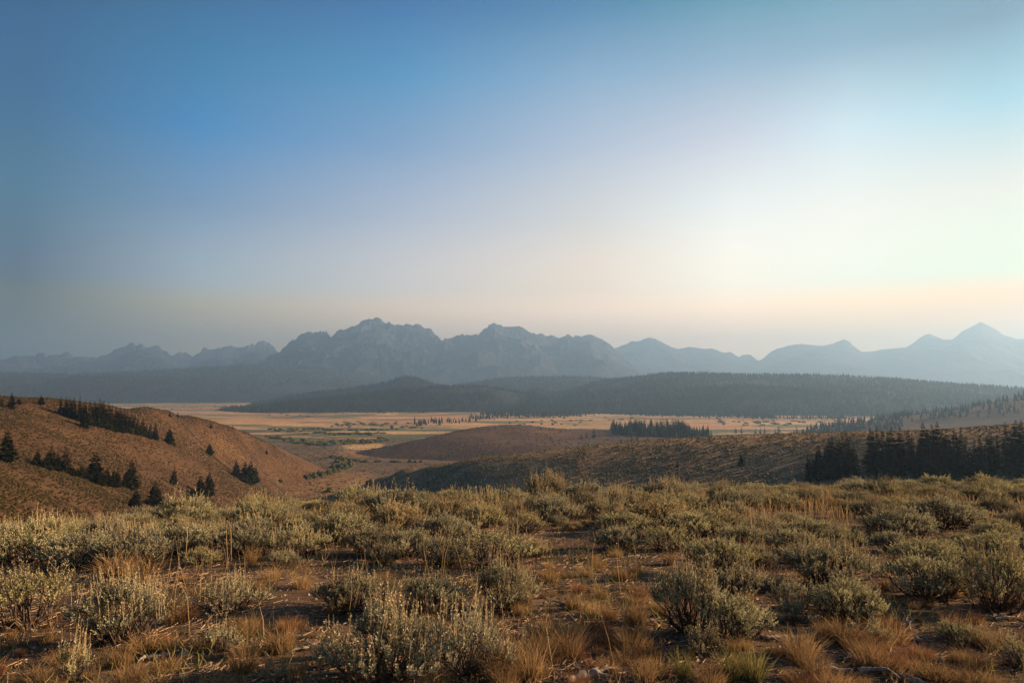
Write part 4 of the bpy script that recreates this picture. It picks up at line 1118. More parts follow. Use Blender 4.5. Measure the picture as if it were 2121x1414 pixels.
N_SAGE = [0]
SAGE_POS = []
def add_sage(p, w, h, meshes, label, group, z_off=-0.02):
    """w, h in metres"""
    f, b, k = meshes
    bw = 0.42 if f.name.split(".")[0] and meshes not in SAGE_SMALL else 0.20
    bh = 0.58 if meshes not in SAGE_SMALL else 0.34
    e = link("sagebrush", None, label=label, category="shrub", group=group, loc=(p[0], p[1], p[2] + z_off))
    e.empty_display_size = 0.2
    sx = w / (2.35 * bw); sz = h / (1.18 * bh)
    e.scale = (sx, sx, sz)
    e.rotation_euler = (random.gauss(0, 0.05), random.gauss(0, 0.05), random.uniform(0, 6.28))
    link("foliage", f, e); link("branches", b, e); link("flower_stalks", k, e, kind="stuff")
    SAGE_POS.append((p[0], p[1], w * 0.5))
    N_SAGE[0] += 1
    return e

def ground_px(px, py):
    p = hit(px, py, ridge_z, 2.0, 70, 3000)
    return p

G_SAGE = "sagebrush in front"
heroes = [
    # base x, base y, width, height (photo pixels), pool, label
    (55, 1300, 190, 140, SAGE_SPIKY, "pale feathery sagebrush at the left picture edge below the dense band"),
    (250, 1330, 190, 150, SAGE_SPIKY, "pale sagebrush with upright plumes behind the twisted branch at lower left"),
    (480, 1262, 130, 105, SAGE_LOOSE, "loose sagebrush on the bare ground left of the round one"),
    (728, 1262, 150, 112, SAGE_DOME, "round compact sagebrush standing left of centre on bare ground"),
    (895, 1268, 130, 110, SAGE_DOME, "dark green rounded sagebrush just right of the round compact one"),
    (1045, 1262, 120, 125, SAGE_SPIKY, "spiky upright sagebrush beside the orange grass clearing"),
    (800, 1408, 250, 185, SAGE_SPIKY, "large pale sagebrush at the bottom centre, closest to the viewer"),
    (965, 1400, 190, 215, SAGE_LOOSE, "tall scraggly sagebrush next to the golden grass at bottom centre"),
    (1430, 1310, 150, 180, SAGE_SPIKY, "tall plumed sagebrush on the right edge of the clearing"),
    (1510, 1320, 150, 140, SAGE_DOME, "sagebrush leaning out to the right of the tall plumed one"),
    (1760, 1285, 150, 120, SAGE_DOME, "bright sagebrush with a spreading right arm behind the orange tufts"),
    (1925, 1238, 165, 125, SAGE_DOME, "round bright yellow green sagebrush standing alone at right"),
    (2065, 1262, 165, 145, SAGE_SPIKY, "sagebrush at the right picture edge beside the golden tuft"),
    (1715, 1208, 180, 110, SAGE_SPIKY, "wide plumed sagebrush behind the spreading bright one"),
    (1545, 1225, 130, 85, SAGE_LOOSE, "brown half dead sagebrush between the plumed bushes"),
    (1650, 1262, 90, 80, SAGE_LOOSE, "greyish twiggy sagebrush left of the spreading bright one"),
    (1288, 1138, 115, 75, SAGE_DOME, "rounded sagebrush above the dark stump in the clearing"),
    (1385, 1140, 110, 75, SAGE_LOOSE, "thin sagebrush right of the bush above the dark stump"),
    (775, 1150, 120, 80, SAGE_DOME, "blue green sagebrush at the left end of the dense middle band"),
    (850, 1152, 110, 85, SAGE_DOME, "dark green sagebrush in the dense middle band"),
    (920, 1170, 120, 80, SAGE_DOME, "low bluish sagebrush at the front of the dense middle band"),
    (1025, 1180, 170, 110, SAGE_LOOSE, "wide twiggy sagebrush at the right end of the dense middle band"),
    (55, 1165, 170, 85, SAGE_DOME, "wide sagebrush at the left end of the large left band"),
    (165, 1170, 160, 90, SAGE_DOME, "sagebrush in the large left band with a dark hollow beneath"),
    (275, 1170, 160, 88, SAGE_DOME, "pale domed sagebrush in the middle of the large left band"),
    (380, 1150, 140, 85, SAGE_DOME, "sagebrush at the right end of the large left band"),
    (505, 1150, 140, 75, SAGE_DOME, "dark based sagebrush right of the large left band"),
    (615, 1150, 140, 80, SAGE_LOOSE, "twiggy sagebrush between the left band and the middle band"),
    (1440, 1110, 140, 75, SAGE_DOME, "broad dark sagebrush below the crest right of centre"),
    (1545, 1130, 100, 65, SAGE_DOME, "sagebrush above the tall dry stalks right of centre"),
    (1990, 1330, 100, 62, SAGE_DOME, "small low sagebrush on bare ground at lower right"),
    (2105, 1380, 90, 80, SAGE_LOOSE, "leafy sagebrush cut by the lower right picture edge"),
    (218, 1330, 70, 80, SAGE_SMALL, "small sprouting sagebrush with upright shoots at lower left"),
    (148, 1410, 60, 95, SAGE_SMALL, "single tall sprouting shoot in the shade at bottom left"),
    (462, 1345, 80, 60, SAGE_SMALL, "small sage sprout on the bare ground at lower left"),
    (690, 1380, 70, 70, SAGE_SMALL, "bright green sprout at the left foot of the large pale bush"),
    (1455, 1360, 80, 75, SAGE_SMALL, "low bluish sprout below the tall plumed sagebrush"),
    (1640, 1290, 70, 55, SAGE_SMALL, "small sage sprout beside the pale driftwood"),
    (1800, 1330, 70, 60, SAGE_SMALL, "small sage sprout above the orange tuft at right"),
    (1930, 1172, 150, 75, SAGE_DOME, "wide sagebrush directly behind the round yellow green one"),
    (2075, 1160, 150, 80, SAGE_DOME, "big dark sagebrush high at the right picture edge"),
    (570, 1405, 60, 40, SAGE_SMALL, "tiny green seedling on the ground at bottom left of centre"),
    (1680, 1120, 120, 60, SAGE_DOME, "sagebrush in front of the crest left of the conifer grove foot"),
]
for px, py, w, h, pool, lab in heroes:
    p = ground_px(px, min(py, 1425))
    if p is None: continue
    k = px_per_m(p)
    if py > 1425:
        pass
    add_sage(p, w / k * 1.16, h / k * 0.92, random.choice(pool), lab, G_SAGE)

# clearings of bare ground (pixel polygons used as a plan of the place)
def in_poly(px, py, poly):
    P = np.array(poly, float); c = np.zeros(np.shape(px), bool); j = len(P) - 1
    for i in range(len(P)):
        k = ((P[i, 1] > py) != (P[j, 1] > py)) & (px < (P[j, 0] - P[i, 0]) * (py - P[i, 1]) / (P[j, 1] - P[i, 1] + 1e-9) + P[i, 0])
        c ^= k; j = i
    return c
CLEAR = [
    [(1080, 1180), (1200, 1130), (1345, 1128), (1430, 1130), (1480, 1110), (1560, 1150), (1400, 1200), (1360, 1330), (1400, 1450), (1000, 1450), (1050, 1300)],
    [(540, 1195), (700, 1170), (880, 1195), (640, 1300), (700, 1330), (640, 1450), (260, 1450), (340, 1330), (360, 1250), (440, 1205)],
    [(1540, 1330), (1680, 1290), (1800, 1230), (1880, 1240), (1980, 1260), (2121, 1280), (2300, 1300), (2300, 1450), (1380, 1450)],
    [(1790, 1215), (1810, 1150), (1870, 1150), (1880, 1230)],
    [(-200, 1330), (130, 1320), (340, 1345), (300, 1450), (-200, 1450)],
    [(1120, 1165), (1240, 1100), (1260, 1140), (1180, 1180)],
]
def clearing(px, py):
    c = np.zeros(np.shape(px), bool)
    for q in CLEAR: c |= in_poly(px, py, q)
    return c

# the rest of the sagebrush: 260 more single bushes where they show largest, the far ones as one mass
r = np.random.default_rng(77)
cand = []
n_try = 60000
a_ = np.radians(r.uniform(-46, 50, n_try)); d_ = np.sqrt(r.uniform(4.0 ** 2, 47.0 ** 2, n_try))
x_ = np.sin(a_) * d_; y_ = np.cos(a_) * d_; z_ = ridge_z(x_, y_)
px_, py_ = project(x_, y_, z_)
inframe = (px_ > -20) & (px_ < 2141)
cl = clearing(px_, py_)
wig = 12 * fbm(x_ / 1.5, y_ / 1.5, 2, 8)
dens = smooth(-0.42, 0.02, fbm(x_ / 2.8, y_ / 2.8, 3, 19))
edge_r = (px_ > 2290) & (px_ < 3200) & (d_ < 16)
edge_l = (px_ < -170) & (px_ > -900) & (d_ < 16)
ok = ((inframe & (py_ < 1185 + wig) & ~cl) | ((edge_r | edge_l) & (r.random(n_try) < 0.15))) & (r.random(n_try) < dens)
order = np.where(ok)[0]
placed = list(SAGE_POS)
near_list = []; far_list = []
cell = {}
def _free(x, y, w):
    for qx, qy, qw in placed:
        if (qx - x) ** 2 + (qy - y) ** 2 < ((qw + w * 0.5) * 0.92) ** 2:
            return False
    return True
for i in order:
    w = float(np.clip(r.normal(0.95, 0.33), 0.35, 1.8))
    if _free(x_[i], y_[i], w):
        placed.append((x_[i], y_[i], w * 0.5))
        near_list.append((d_[i], x_[i], y_[i], z_[i], w, px_[i], py_[i]))
    if len(near_list) > 1500: break
near_list.sort()
G_BAND = "sagebrush of the dense cover towards the crest"
off_list = [q for q in near_list if q[5] < -20 or q[5] > 2141]
near_list = [q for q in near_list if -20 <= q[5] <= 2141]
budget = 298 - N_SAGE[0]
PLACES = [(250, "below the lower spur conifers"), (470, "below the conifer pair"), (650, "below the foot of the left hill"), (850, "below the creek willows"), (1120, "below the brown knoll"), (1400, "below the valley grove"), (1660, "left of the right grove"), (1900, "below the right grove's left half"), (9999, "below the right grove's right half")]
for j, (d, x, y, z, w, px, py) in enumerate(near_list[:budget]):
    h = w * r.uniform(0.44, 0.62)
    kind_ = int(r.integers(0, 5))
    pool = [SAGE_DOME, SAGE_DOME, SAGE_DOME, SAGE_LOOSE, SAGE_SPIKY][kind_]
    place = next(t for lim, t in PLACES if px < lim)
    lab = "%s %s sagebrush %s %s" % ("wide" if w > 1.02 else ("small" if w < 0.78 else "midsize"), ["domed", "domed", "domed", "twiggy", "plumed"][kind_], "near the crest" if py < 1075 else ("in mid rows" if py < 1120 else "in the front rows"), place)
    add_sage((x, y, z), w, h, pool[r.integers(0, 3)], lab, G_BAND)
far_list = near_list[budget:]

def instanced_sage(items, name, label, sources):
    """the bushes past the first 300 as ONE mass: points that carry copies of model bushes (geometry nodes)"""
    rr2 = np.random.default_rng(3)
    n = len(items)
    P = np.array([(q[1], q[2], q[3] - 0.03) for q in items], np.float32)
    me = bpy.data.meshes.new(name)
    me.vertices.add(n); me.vertices.foreach_set("co", P.ravel())
    s_ = np.array([q[4] for q in items]) / 1.0
    scl = np.stack([s_, s_, s_ * rr2.uniform(0.55, 0.85, n)], 1).astype(np.float32)
    rot = np.zeros((n, 3), np.float32); rot[:, 2] = rr2.uniform(0, 6.28, n)
    a1 = me.attributes.new("scl", 'FLOAT_VECTOR', 'POINT'); a1.data.foreach_set("vector", scl.ravel())
    a2 = me.attributes.new("rot", 'FLOAT_VECTOR', 'POINT'); a2.data.foreach_set("vector", rot.ravel())
    a3 = me.attributes.new("pick", 'INT', 'POINT'); a3.data.foreach_set("value", rr2.integers(0, len(sources), n).astype(np.int32))
    o = link(name, me, kind="stuff", label=label)
    ng = bpy.data.node_groups.new(name, 'GeometryNodeTree')
    ng.interface.new_socket("Geometry", in_out='INPUT', socket_type='NodeSocketGeometry')
    ng.interface.new_socket("Geometry", in_out='OUTPUT', socket_type='NodeSocketGeometry')
    gi = ng.nodes.new("NodeGroupInput"); go = ng.nodes.new("NodeGroupOutput")
    ip = ng.nodes.new("GeometryNodeInstanceOnPoints")
    ip.inputs["Pick Instance"].default_value = True
    join = ng.nodes.new("GeometryNodeJoinGeometry")
    for parts in reversed(sources):
        jj = ng.nodes.new("GeometryNodeJoinGeometry")
        for ob in parts:
            oi = ng.nodes.new("GeometryNodeObjectInfo"); oi.transform_space = 'ORIGINAL'
            oi.inputs["Object"].default_value = ob
            ng.links.new(oi.outputs["Geometry"], jj.inputs[0])
        g2 = ng.nodes.new("GeometryNodeGeometryToInstance")
        ng.links.new(jj.outputs[0], g2.inputs[0]); ng.links.new(g2.outputs[0], join.inputs[0])
    for nm, typ, sock in (("scl", 'FLOAT_VECTOR', "Scale"), ("rot", 'FLOAT_VECTOR', "Rotation"), ("pick", 'INT', "Instance Index")):
        na_ = ng.nodes.new("GeometryNodeInputNamedAttribute"); na_.data_type = typ; na_.inputs["Name"].default_value = nm
        ng.links.new(na_.outputs["Attribute"], ip.inputs[sock])
    ng.links.new(gi.outputs[0], ip.inputs["Points"]); ng.links.new(join.outputs[0], ip.inputs["Instance"])
    ng.links.new(ip.outputs[0], go.inputs[0])
    md = o.modifiers.new("cover", 'NODES'); md.node_group = ng
    return o
def parts_of(meshes):
    f, b, k = meshes
    return [next(o for o in COL.objects if o.data is m_) for m_ in (f, b)]
used = {o.data for o in COL.objects}
SOURCES = [parts_of(m_) for m_ in SAGE_DOME + SAGE_LOOSE + SAGE_SPIKY[:1] if m_[0] in used]
instanced_sage(off_list, "side_sagebrush", "sagebrush cover of the ridge continuing to both sides", SOURCES)
if far_list:
    instanced_sage(far_list, "far_sagebrush", "continuous sagebrush cover along the crest of the near ridge", SOURCES)

# ------------------------------------------------------------------ bunchgrass tufts
def tuft_mesh(seed, n=130, H=0.22, spread=0.11, lean=0.6, mat=M_DRY, w=0.0016):
    r = np.random.default_rng(seed)
    a = r.uniform(0, 6.28, n); q = np.sqrt(r.random(n)) * spread * 0.55
    b = np.stack([np.cos(a) * q, np.sin(a) * q, np.full(n, -0.01)], 1)
    out = np.stack([np.cos(a), np.sin(a), np.zeros(n)], 1)
    L = H * r.uniform(0.45, 1.2, n)[:, None]
    k = (lean * (0.25 + q / spread) * r.uniform(0.3, 1.4, n))[:, None]
    d1 = out * k * 0.6 + np.array([0, 0, 1.0]) + r.normal(0, 0.15, (n, 3)); d1 /= np.linalg.norm(d1, axis=1)[:, None]
    d2 = out * k * 1.6 + np.array([0, 0, 0.8]) + r.normal(0, 0.22, (n, 3)); d2 /= np.linalg.norm(d2, axis=1)[:, None]
    m1 = b + d1 * L * 0.55; tip = m1 + d2 * L * 0.5
    s = np.cross(d1, r.normal(0, 1, (n, 3))); s /= np.linalg.norm(s, axis=1)[:, None]; s *= w * r.uniform(0.7, 1.4, (n, 1))
    V = np.stack([b - s, b + s, m1 + s * 0.8, m1 - s * 0.8, tip], 1).reshape(-1, 3)
    i = np.arange(n)[:, None] * 5
    Q = i + np.array([[0, 1, 2, 3]]); T = i + np.array([[3, 2, 4]])
    tone = np.clip(r.random(n)[:, None] * 0.7 + np.array([[0, 0, .2, .2, .35]]), 0, 1).ravel()
    return make_mesh("bunchgrass_blades", V, [Q, T], mat, False, val=tone)
TUFT = [tuft_mesh(500 + i, 260, 0.20, 0.13, 0.9) for i in range(4)]
TUFT_TALL = [tuft_mesh(510 + i, 170, 0.42, 0.12, 0.5) for i in range(3)]
TUFT_PALE = [tuft_mesh(520 + i, 250, 0.19, 0.13, 0.9, M_DRYPALE) for i in range(3)]
TUFT_RED = [tuft_mesh(530, 260, 0.2, 0.14, 0.9, M_RED)]
TUFT_GREEN = [tuft_mesh(535 + i, 160, 0.26, 0.12, 0.7, M_GREEN, 0.0024) for i in range(2)]

def add_tuft(p, w, h, pool, label, group, base=(0.30, 0.24)):
    o = link("bunchgrass", random.choice(pool), label=label, category="grass tuft", group=group, loc=(p[0], p[1], p[2]))
    o.scale = (w / base[0], w / base[0], h / base[1]); o.rotation_euler = (0, 0, random.uniform(0, 6.28))
    return o
G_TUFT = "dry bunchgrass tufts on the open ground"
tall_b = (0.34, 0.48)
for px, py, w, h, pool, base, lab in [
    (1845, 1330, 110, 70, TUFT, None, "orange bunchgrass clump in front of the bright spreading sagebrush"),
    (1750, 1330, 90, 70, TUFT, None, "orange bunchgrass tuft left of the clump before the spreading sagebrush"),
    (1690, 1405, 90, 80, TUFT, None, "golden bunchgrass tuft at the bottom edge right of centre"),
    (1660, 1360, 110, 90, TUFT_PALE, None, "tall straw tuft with long stalks above the bottom golden tuft"),
    (1820, 1340, 90, 50, TUFT_PALE, None, "yellowish tuft beside the pale driftwood"),
    (1890, 1365, 80, 45, TUFT_RED, None, "reddish brown tuft below the pale driftwood"),
    (1990, 1370, 60, 40, TUFT, None, "brown tuft below the small low sagebrush at lower right"),
    (2060, 1255, 90, 70, TUFT, None, "golden tuft in front of the right edge sagebrush"),
    (1970, 1412, 120, 45, TUFT, None, "wide orange tuft at the lower right bottom edge"),
    (1100, 1410, 150, 150, TUFT_TALL, tall_b, "tall golden grass at the foot of the scraggly sagebrush"),
    (1060, 1380, 110, 130, TUFT_TALL, tall_b, "tall golden grass leaning against the scraggly sagebrush"),
    (1175, 1365, 120, 120, TUFT_TALL, tall_b, "long stemmed golden tuft at the edge of the gravel clearing"),
    (1030, 1412, 120, 130, TUFT_TALL, tall_b, "tall golden grass at the bottom edge of the picture centre"),
    (1125, 1318, 90, 60, TUFT_PALE, None, "rounded straw tuft above the tall golden grass"),
    (1085, 1222, 40, 36, TUFT, None, "small orange tuft beside the spiky upright sagebrush"),
    (1140, 1205, 50, 40, TUFT, None, "orange tuft at the upper left of the gravel clearing"),
    (1190, 1262, 60, 50, TUFT, None, "orange tuft in the centre left of the gravel clearing"),
    (1230, 1275, 70, 50, TUFT_PALE, None, "wide straw tuft in the middle of the gravel clearing"),
    (1245, 1240, 45, 40, TUFT, None, "reddish tuft in the middle of the gravel clearing"),
    (1320, 1248, 70, 30, TUFT, None, "low wide orange tuft at the right of the gravel clearing"),
    (1300, 1200, 50, 32, TUFT, None, "low orange tuft behind the right side of the gravel clearing"),
    (1240, 1180, 45, 40, TUFT, None, "orange tuft below the dark stump in the clearing"),
    (1345, 1362, 60, 50, TUFT, None, "orange tuft at the lower right of the gravel clearing"),
    (1295, 1375, 90, 45, TUFT, None, "wide orange tuft above the charred log"),
    (1465, 1330, 60, 45, TUFT_PALE, None, "straw tuft at the foot of the tall plumed sagebrush"),
    (520, 1170, 55, 75, TUFT_TALL, tall_b, "tall orange grass beside the loose sagebrush at left"),
    (300, 1200, 120, 85, TUFT_TALL, tall_b, "tall brown grass under the large left sagebrush band"),
    (240, 1195, 110, 70, TUFT, None, "brown tuft under the large left sagebrush band"),
    (620, 1300, 40, 32, TUFT, None, "small orange tuft left of the large pale sagebrush"),
    (560, 1200, 60, 40, TUFT_PALE, None, "straw tuft behind the loose sagebrush"),
    (630, 1215, 50, 32, TUFT_PALE, None, "straw tuft left of the round compact sagebrush"),
    (360, 1290, 80, 60, TUFT, None, "brown tuft right of the left plumed sagebrush"),
    (300, 1350, 90, 60, TUFT, None, "brown tuft behind the twisted grey branch"),
    (520, 1300, 60, 36, TUFT_PALE, None, "straw tuft on the bare ground below the loose sagebrush"),
    (890, 1330, 80, 110, TUFT_TALL, tall_b, "tall reddish stalks between the two largest front sagebrushes"),
    (860, 1255, 70, 95, TUFT_TALL, tall_b, "tall reddish stalks left of the dark green rounded sagebrush"),
    (60, 1412, 170, 60, TUFT_TALL, tall_b, "pale grass stalks in the shade at the bottom left corner"),
    (1470, 1412, 60, 60, TUFT_RED, None, "small red leaved weed at the bottom right of centre"),
    (1510, 1412, 75, 75, TUFT_GREEN, None, "yellow green rabbitbrush beside the small red weed"),
    (1415, 1405, 60, 65, TUFT_GREEN, None, "yellow green sprout left of the small red weed"),
    (1560, 1410, 80, 80, TUFT_GREEN, None, "leafy yellow green plant right of the rabbitbrush"),
    (1590, 1120, 70, 60, TUFT_TALL, tall_b, "tall straw stalks right of the broad dark sagebrush"),
    (1560, 1160, 80, 70, TUFT_TALL, tall_b, "tall straw stalks leaning over the clearing at right")]:
    p = ground_px(px, min(py, 1425))
    if p is None: continue
    k = px_per_m(p)
    add_tuft(p, w / k * (0.8 if base else 1), h / k * (0.72 if base else 0.9), pool, lab, G_TUFT, base or (0.30, 0.24))
r = np.random.default_rng(88)
cnt = 0
while cnt < 190:
    px, py = r.uniform(-30, 2150), r.uniform(1140, 1435)
    if not clearing(np.array([px]), np.array([py]))[0] and r.random() < 0.75: continue
    p = ground_px(px, py)
    if p is None: continue
    if any((q[0] - p[0]) ** 2 + (q[1] - p[1]) ** 2 < (q[2] * 0.5) ** 2 for q in SAGE_POS[:46]): continue
    pool = [TUFT, TUFT, TUFT_PALE, TUFT, TUFT_RED][r.integers(0, 5)]
    w = r.uniform(0.10, 0.30)
    zone = "left part" if px < 700 else ("gravel clearing in the middle" if px < 1400 else "right part")
    add_tuft(p, w, w * r.uniform(0.45, 0.9), pool, "dry grass tuft on the %s" % ("open ground at left" if px < 700 else ("gravel clearing in the middle" if px < 1400 else "open ground at right")), G_TUFT)
    cnt += 1

# ------------------------------------------------------------------ loose dry grass, stalks, litter, gravel (uncountable)
def blade_field(name, P, H, mat, label, seed, w=0.0022, lean=0.35, head=0.0):
    r = np.random.default_rng(seed)
    n = len(P)
    L = (H * r.uniform(0.5, 1.35, n))[:, None]
    d1 = np.array([0, 0, 1.0]) + r.normal(0, lean, (n, 3)); d1 /= np.linalg.norm(d1, axis=1)[:, None]
    d2 = d1 + r.normal(0, lean, (n, 3)); d2 /= np.linalg.norm(d2, axis=1)[:, None]
    m1 = P + d1 * L * 0.6; tip = m1 + d2 * L * 0.4
    s = np.cross(d1, r.normal(0, 1, (n, 3))); s /= np.linalg.norm(s, axis=1)[:, None]
    dist = np.hypot(P[:, 0], P[:, 1])[:, None]
    s *= np.maximum(w, 0.00022 * dist) * r.uniform(0.7, 1.4, (n, 1))
    hw = s * (1.0 + head)
    V = np.stack([P - s, P + s, m1 + hw, m1 - hw, tip], 1).reshape(-1, 3)
    i = np.arange(n)[:, None] * 5
    tone = np.clip(r.random(n)[:, None] * 0.8 + np.array([[-.1, -.1, .1, .1, .25]]), 0, 1).ravel()
    me = make_mesh(name, V, [i + np.array([[0, 1, 2, 3]]), i + np.array([[3, 2, 4]])], mat, False, val=tone)
    return link(name, me, kind="stuff", label=label)

def scatter(n, seed, dmin, dmax, keep, az=(-44, 44)):
    r = np.random.default_rng(seed)
    a = np.radians(r.uniform(az[0], az[1], n)); d = dmin * (dmax / dmin) ** (r.random(n) ** 0.8)
    x = np.sin(a) * d; y = np.cos(a) * d; z = ridge_z(x, y)
    px, py = project(x, y, z)
    k = keep(px, py, x, y, d, r)
    return np.stack([x, y, z], 1)[k]

gr = lambda sc, lo, hi, sd: (lambda px, py, x, y, d, r: r.random(len(x)) < smooth(lo, hi, fbm(x / sc, y / sc, 3, sd)))
blade_field("short_grass", scatter(80000, 201, 4.0, 40, gr(0.9, -0.15, 0.45, 31)), 0.085, M_DRY, "short dry orange grass between the sagebrush", 202, lean=0.5)
blade_field("crest_grass", scatter(80000, 203, 14, 48, lambda px, py, x, y, d, r: r.random(len(x)) < smooth(-0.3, 0.4, fbm(x / 3.5, y / 3.5, 3, 33)) * (0.55 + 0.45 * (py < 1090))), 0.28, M_DRYPALE, "pale seeded grass standing among the sagebrush towards the crest", 204, lean=0.16, head=0.5)
blade_field("tall_stalks", scatter(1000, 205, 4.3, 16, gr(1.6, -0.1, 0.5, 35)), 0.50, M_DRYPALE, "single thin dry stalks rising above the sagebrush", 206, w=0.0019, lean=0.16, head=0.4)
blade_field("shade_grass", scatter(9000, 207, 4.2, 12, lambda px, py, x, y, d, r: (r.random(len(x)) < smooth(-0.2, 0.5, fbm(x / 1.1, y / 1.1, 3, 37)))), 0.16, M_GREEN, "thin greenish grass blades near the ground", 208, lean=0.45)

def litter_field(name, P, L, rad, mat, label, seed):
    r = np.random.default_rng(seed); n = len(P)
    a = r.uniform(0, 6.28, n); ln = L * r.uniform(0.3, 1.5, n)
    d = np.stack([np.cos(a), np.sin(a), r.normal(0, 0.10, n)], 1) * ln[:, None] * 0.5
    s = np.stack([-np.sin(a), np.cos(a), np.zeros(n)], 1) * rad
    up = np.array([0, 0, rad * 1.4])
    P = P + np.array([0, 0, 0.004])
    V = np.stack([P - d - s, P - d + s, P - d + up, P + d - s * .5, P + d + s * .5, P + d + up * .6], 1).reshape(-1, 3)
    i = np.arange(n)[:, None] * 6
    Q = np.concatenate([i + np.array([[0, 3, 5, 2]]), i + np.array([[1, 2, 5, 4]])])
    val = r.random(n).repeat(6)
    me = make_mesh(name, V, Q, mat, False, val=val)
    return link(name, me, kind="stuff", label=label)
litter_field("twig_litter", scatter(34000, 211, 4.0, 20, gr(0.7, -0.5, 0.3, 41)), 0.13, 0.0036, M_LITTER, "fallen twigs and straw littering the soil", 212)

def pebble_field(name, P, size, mat, label, seed):
    r = np.random.default_rng(seed); n = len(P)
    base = np.array([(1, 0, 0), (0, 1, 0), (-1, 0, 0), (0, -1, 0), (0, 0, 0.75), (0, 0, -0.5)], float)
    F = np.array([(0, 1, 4), (1, 2, 4), (2, 3, 4), (3, 0, 4), (1, 0, 5), (2, 1, 5), (3, 2, 5), (0, 3, 5)])
    s = size * np.exp(r.normal(0, 0.45, n))
    rot = r.uniform(0, 6.28, n)
    B = base[None] * r.uniform(0.6, 1.3, (n, 6, 1)) * s[:, None, None]
    c, sn = np.cos(rot)[:, None], np.sin(rot)[:, None]
    V = np.stack([B[..., 0] * c - B[..., 1] * sn, B[..., 0] * sn + B[..., 1] * c, B[..., 2]], 2) + P[:, None]
    T = (np.arange(n)[:, None, None] * 6 + F[None]).reshape(-1, 3)
    me = make_mesh(name, V.reshape(-1, 3), T, mat, False, val=r.random(n).repeat(6))
    return link(name, me, kind="stuff", label=label)
pebble_field("gravel", scatter(15000, 213, 4.0, 18, gr(0.8, -0.5, 0.25, 43)), 0.010, M_PEBBLE, "fine gravel scattered over the bare soil", 214)

# ------------------------------------------------------------------ weathered dead wood
def deadwood_mesh(seed, L=0.6, n_arm=4, rad=0.022):
    r = np.random.default_rng(seed)
    s = Soup()
    for k in range(n_arm):
        a = r.normal(0, 0.55) + (math.pi if k == 1 else 0)
        ln = L * r.uniform(0.4, 1.0); m_ = 9
        t = np.linspace(0, 1, m_)
        curl = r.normal(0, 0.9)
        ang = a + curl * t + 0.25 * np.sin(t * r.uniform(4, 9) + r.uniform(0, 6))
        stp = ln / (m_ - 1)
        x = np.concatenate([[0], np.cumsum(np.cos(ang[:-1]) * stp)]); y = np.concatenate([[0], np.cumsum(np.sin(ang[:-1]) * stp)])
        z = rad * 0.7 + np.abs(r.normal(0, 0.05)) * L * np.sin(t * math.pi * r.uniform(0.5, 1.1)) + r.normal(0, 0.004, m_)
        off = r.normal(0, 0.03, 2) * L
        pts = np.stack([x + off[0], y + off[1], z], 1)
        rd = rad * r.uniform(0.5, 1.1) * (1 - 0.8 * t) * (1 + 0.25 * r.normal(0, 1, m_).clip(-1, 1)) + 0.0025
        v, q = tube(pts, rd, 6)
        s.add(v, q=q)
        for j in range(2):
            i = r.integers(3, 8); e = pts[i] + r.normal(0, 0.10, 3) * L * np.array([1, 1, 0.35]); e[2] = max(e[2], 0.006)
            v, q = tube(np.array([pts[i], (pts[i] + e) / 2 + r.normal(0, 0.012, 3), e]), [rd[i] * 0.6, rd[i] * 0.45, 0.002], 4)
            s.add(v, q=q)
    return s.mesh("dead_branch", M_DEAD, True)
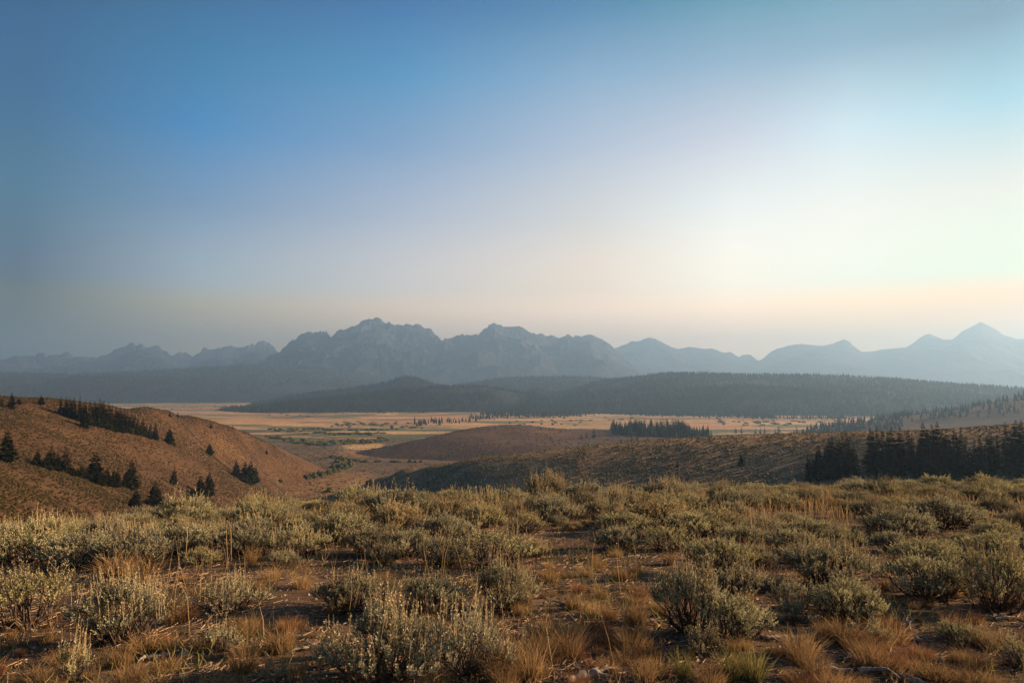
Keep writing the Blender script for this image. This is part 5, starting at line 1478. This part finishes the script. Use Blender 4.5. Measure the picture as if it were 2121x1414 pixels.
for i, (px, py, w, rot, lab) in enumerate([
    (300, 1368, 120, 0.3, "twisted silver grey dead branch on the ground at lower left"),
    (548, 1268, 55, 1.9, "small bleached driftwood piece on the bare ground at left"),
    (1885, 1312, 60, 1.2, "bleached upright driftwood stub among the orange tufts"),
    (1880, 1330, 90, 0.1, "dark dead root lying below the bleached stub"),
    (1590, 1325, 100, 0.2, "curled grey dead branch at the foot of the plumed sagebrush"),
    (1250, 1140, 90, 0.5, "dark gnarled stump in the clearing"),
    (1215, 1408, 130, 0.25, "charred log at the bottom edge of the clearing"),
    (1770, 1396, 150, -0.15, "long grey dead stick on the ground at bottom right"),
    (1880, 1412, 100, -0.5, "cracked grey dead branch at the bottom right edge"),
    (2060, 1285, 90, 0.0, "dark dead branch beside the small low sagebrush at right"),
    (1960, 1225, 70, 0.9, "thin grey sticks in the shade under the round yellow green bush"),
    (1760, 1365, 70, 0.4, "short dark root between the tufts at lower right"),
    (1340, 1290, 70, 0.2, "thin dark fallen branch in the gravel clearing"),
    (1180, 1255, 60, 1.0, "small curled twig pile on the gravel clearing"),
    (640, 1345, 80, 0.6, "dark dead branch left of the large pale sagebrush"),
    (430, 1260, 60, 2.0, "small dark root on the bare ground at left"),
    (1500, 1260, 60, 1.4, "pale dead twigs under the plumed sagebrush")]):
    p = ground_px(px, min(py, 1425))
    if p is None: continue
    L = w / px_per_m(p)
    o = link("dead_branch", deadwood_mesh(600 + i, L * 0.75, 4 if i not in (7,) else 2, 0.05 * L if i not in (6,) else 0.09 * L), label=lab, category="dead wood", group="weathered dead wood on the ridge", loc=(p[0], p[1], p[2]))
    o.rotation_euler = (0, -0.9 if "upright" in lab else 0, rot)

# ------------------------------------------------------------------ labels of things that look alike: by height and by rank from the left
bpy.context.view_layer.update()
def nth(n):
    return "%d%s" % (n, "th" if 10 <= n % 100 <= 20 else {1: "st", 2: "nd", 3: "rd"}.get(n % 10, "th"))
same = {}
for o in COL.objects:
    if o.parent is None and o.get("label") and o.get("category"):
        same.setdefault(o["label"], []).append(o)
for lab, objs in same.items():
    if len(objs) < 2:
        continue
    hs = sorted(o.scale[2] for o in objs)
    lo, hi = hs[len(hs) // 3], hs[(2 * len(hs)) // 3]
    classes = {}
    for o in objs:
        c = "" if len(objs) <= 8 or "sagebrush" in lab or len(lab.split()) > 11 else ("short" if o.scale[2] < lo else ("tall" if o.scale[2] > hi else "midsize"))
        classes.setdefault(c, []).append(o)
    for c, L in classes.items():
        L.sort(key=lambda o: float(project(*o.location)[0]))
        for k, o in enumerate(L):
            rank = "leftmost" if k == 0 else ("rightmost" if k == len(L) - 1 else nth(k + 1) + " from left")
            o["label"] = (c + " " + lab).strip() + ", " + rank + ("")
# ------------------------------------------------------------------ haze
hz, nt, out = new_mat("valley_haze")
v = N(nt, "ShaderNodeVolumePrincipled")
v.inputs["Color"].default_value = (0.235, 0.405, 0.64, 1)
v.inputs["Density"].default_value = 1.4e-4
v.inputs["Anisotropy"].default_value = 0.45
nt.links.new(v.outputs[0], out.inputs["Volume"])
def haze_box():
    x0, x1, y0, y1, z0, z1 = -15200, 15200, -15200, 15200, -87.5, TOP_Z[0] + 25.0
    V = [(x, y, z) for z in (z0, z1) for y in (y0, y1) for x in (x0, x1)]
    Fc = np.array([(0, 2, 3, 1), (4, 5, 7, 6), (0, 1, 5, 4), (2, 6, 7, 3), (0, 4, 6, 2), (1, 3, 7, 5)])
    return make_mesh("haze", np.array(V, float), Fc, hz)
link("haze", haze_box(), kind="stuff", label="thin smoky haze filling the valley air")
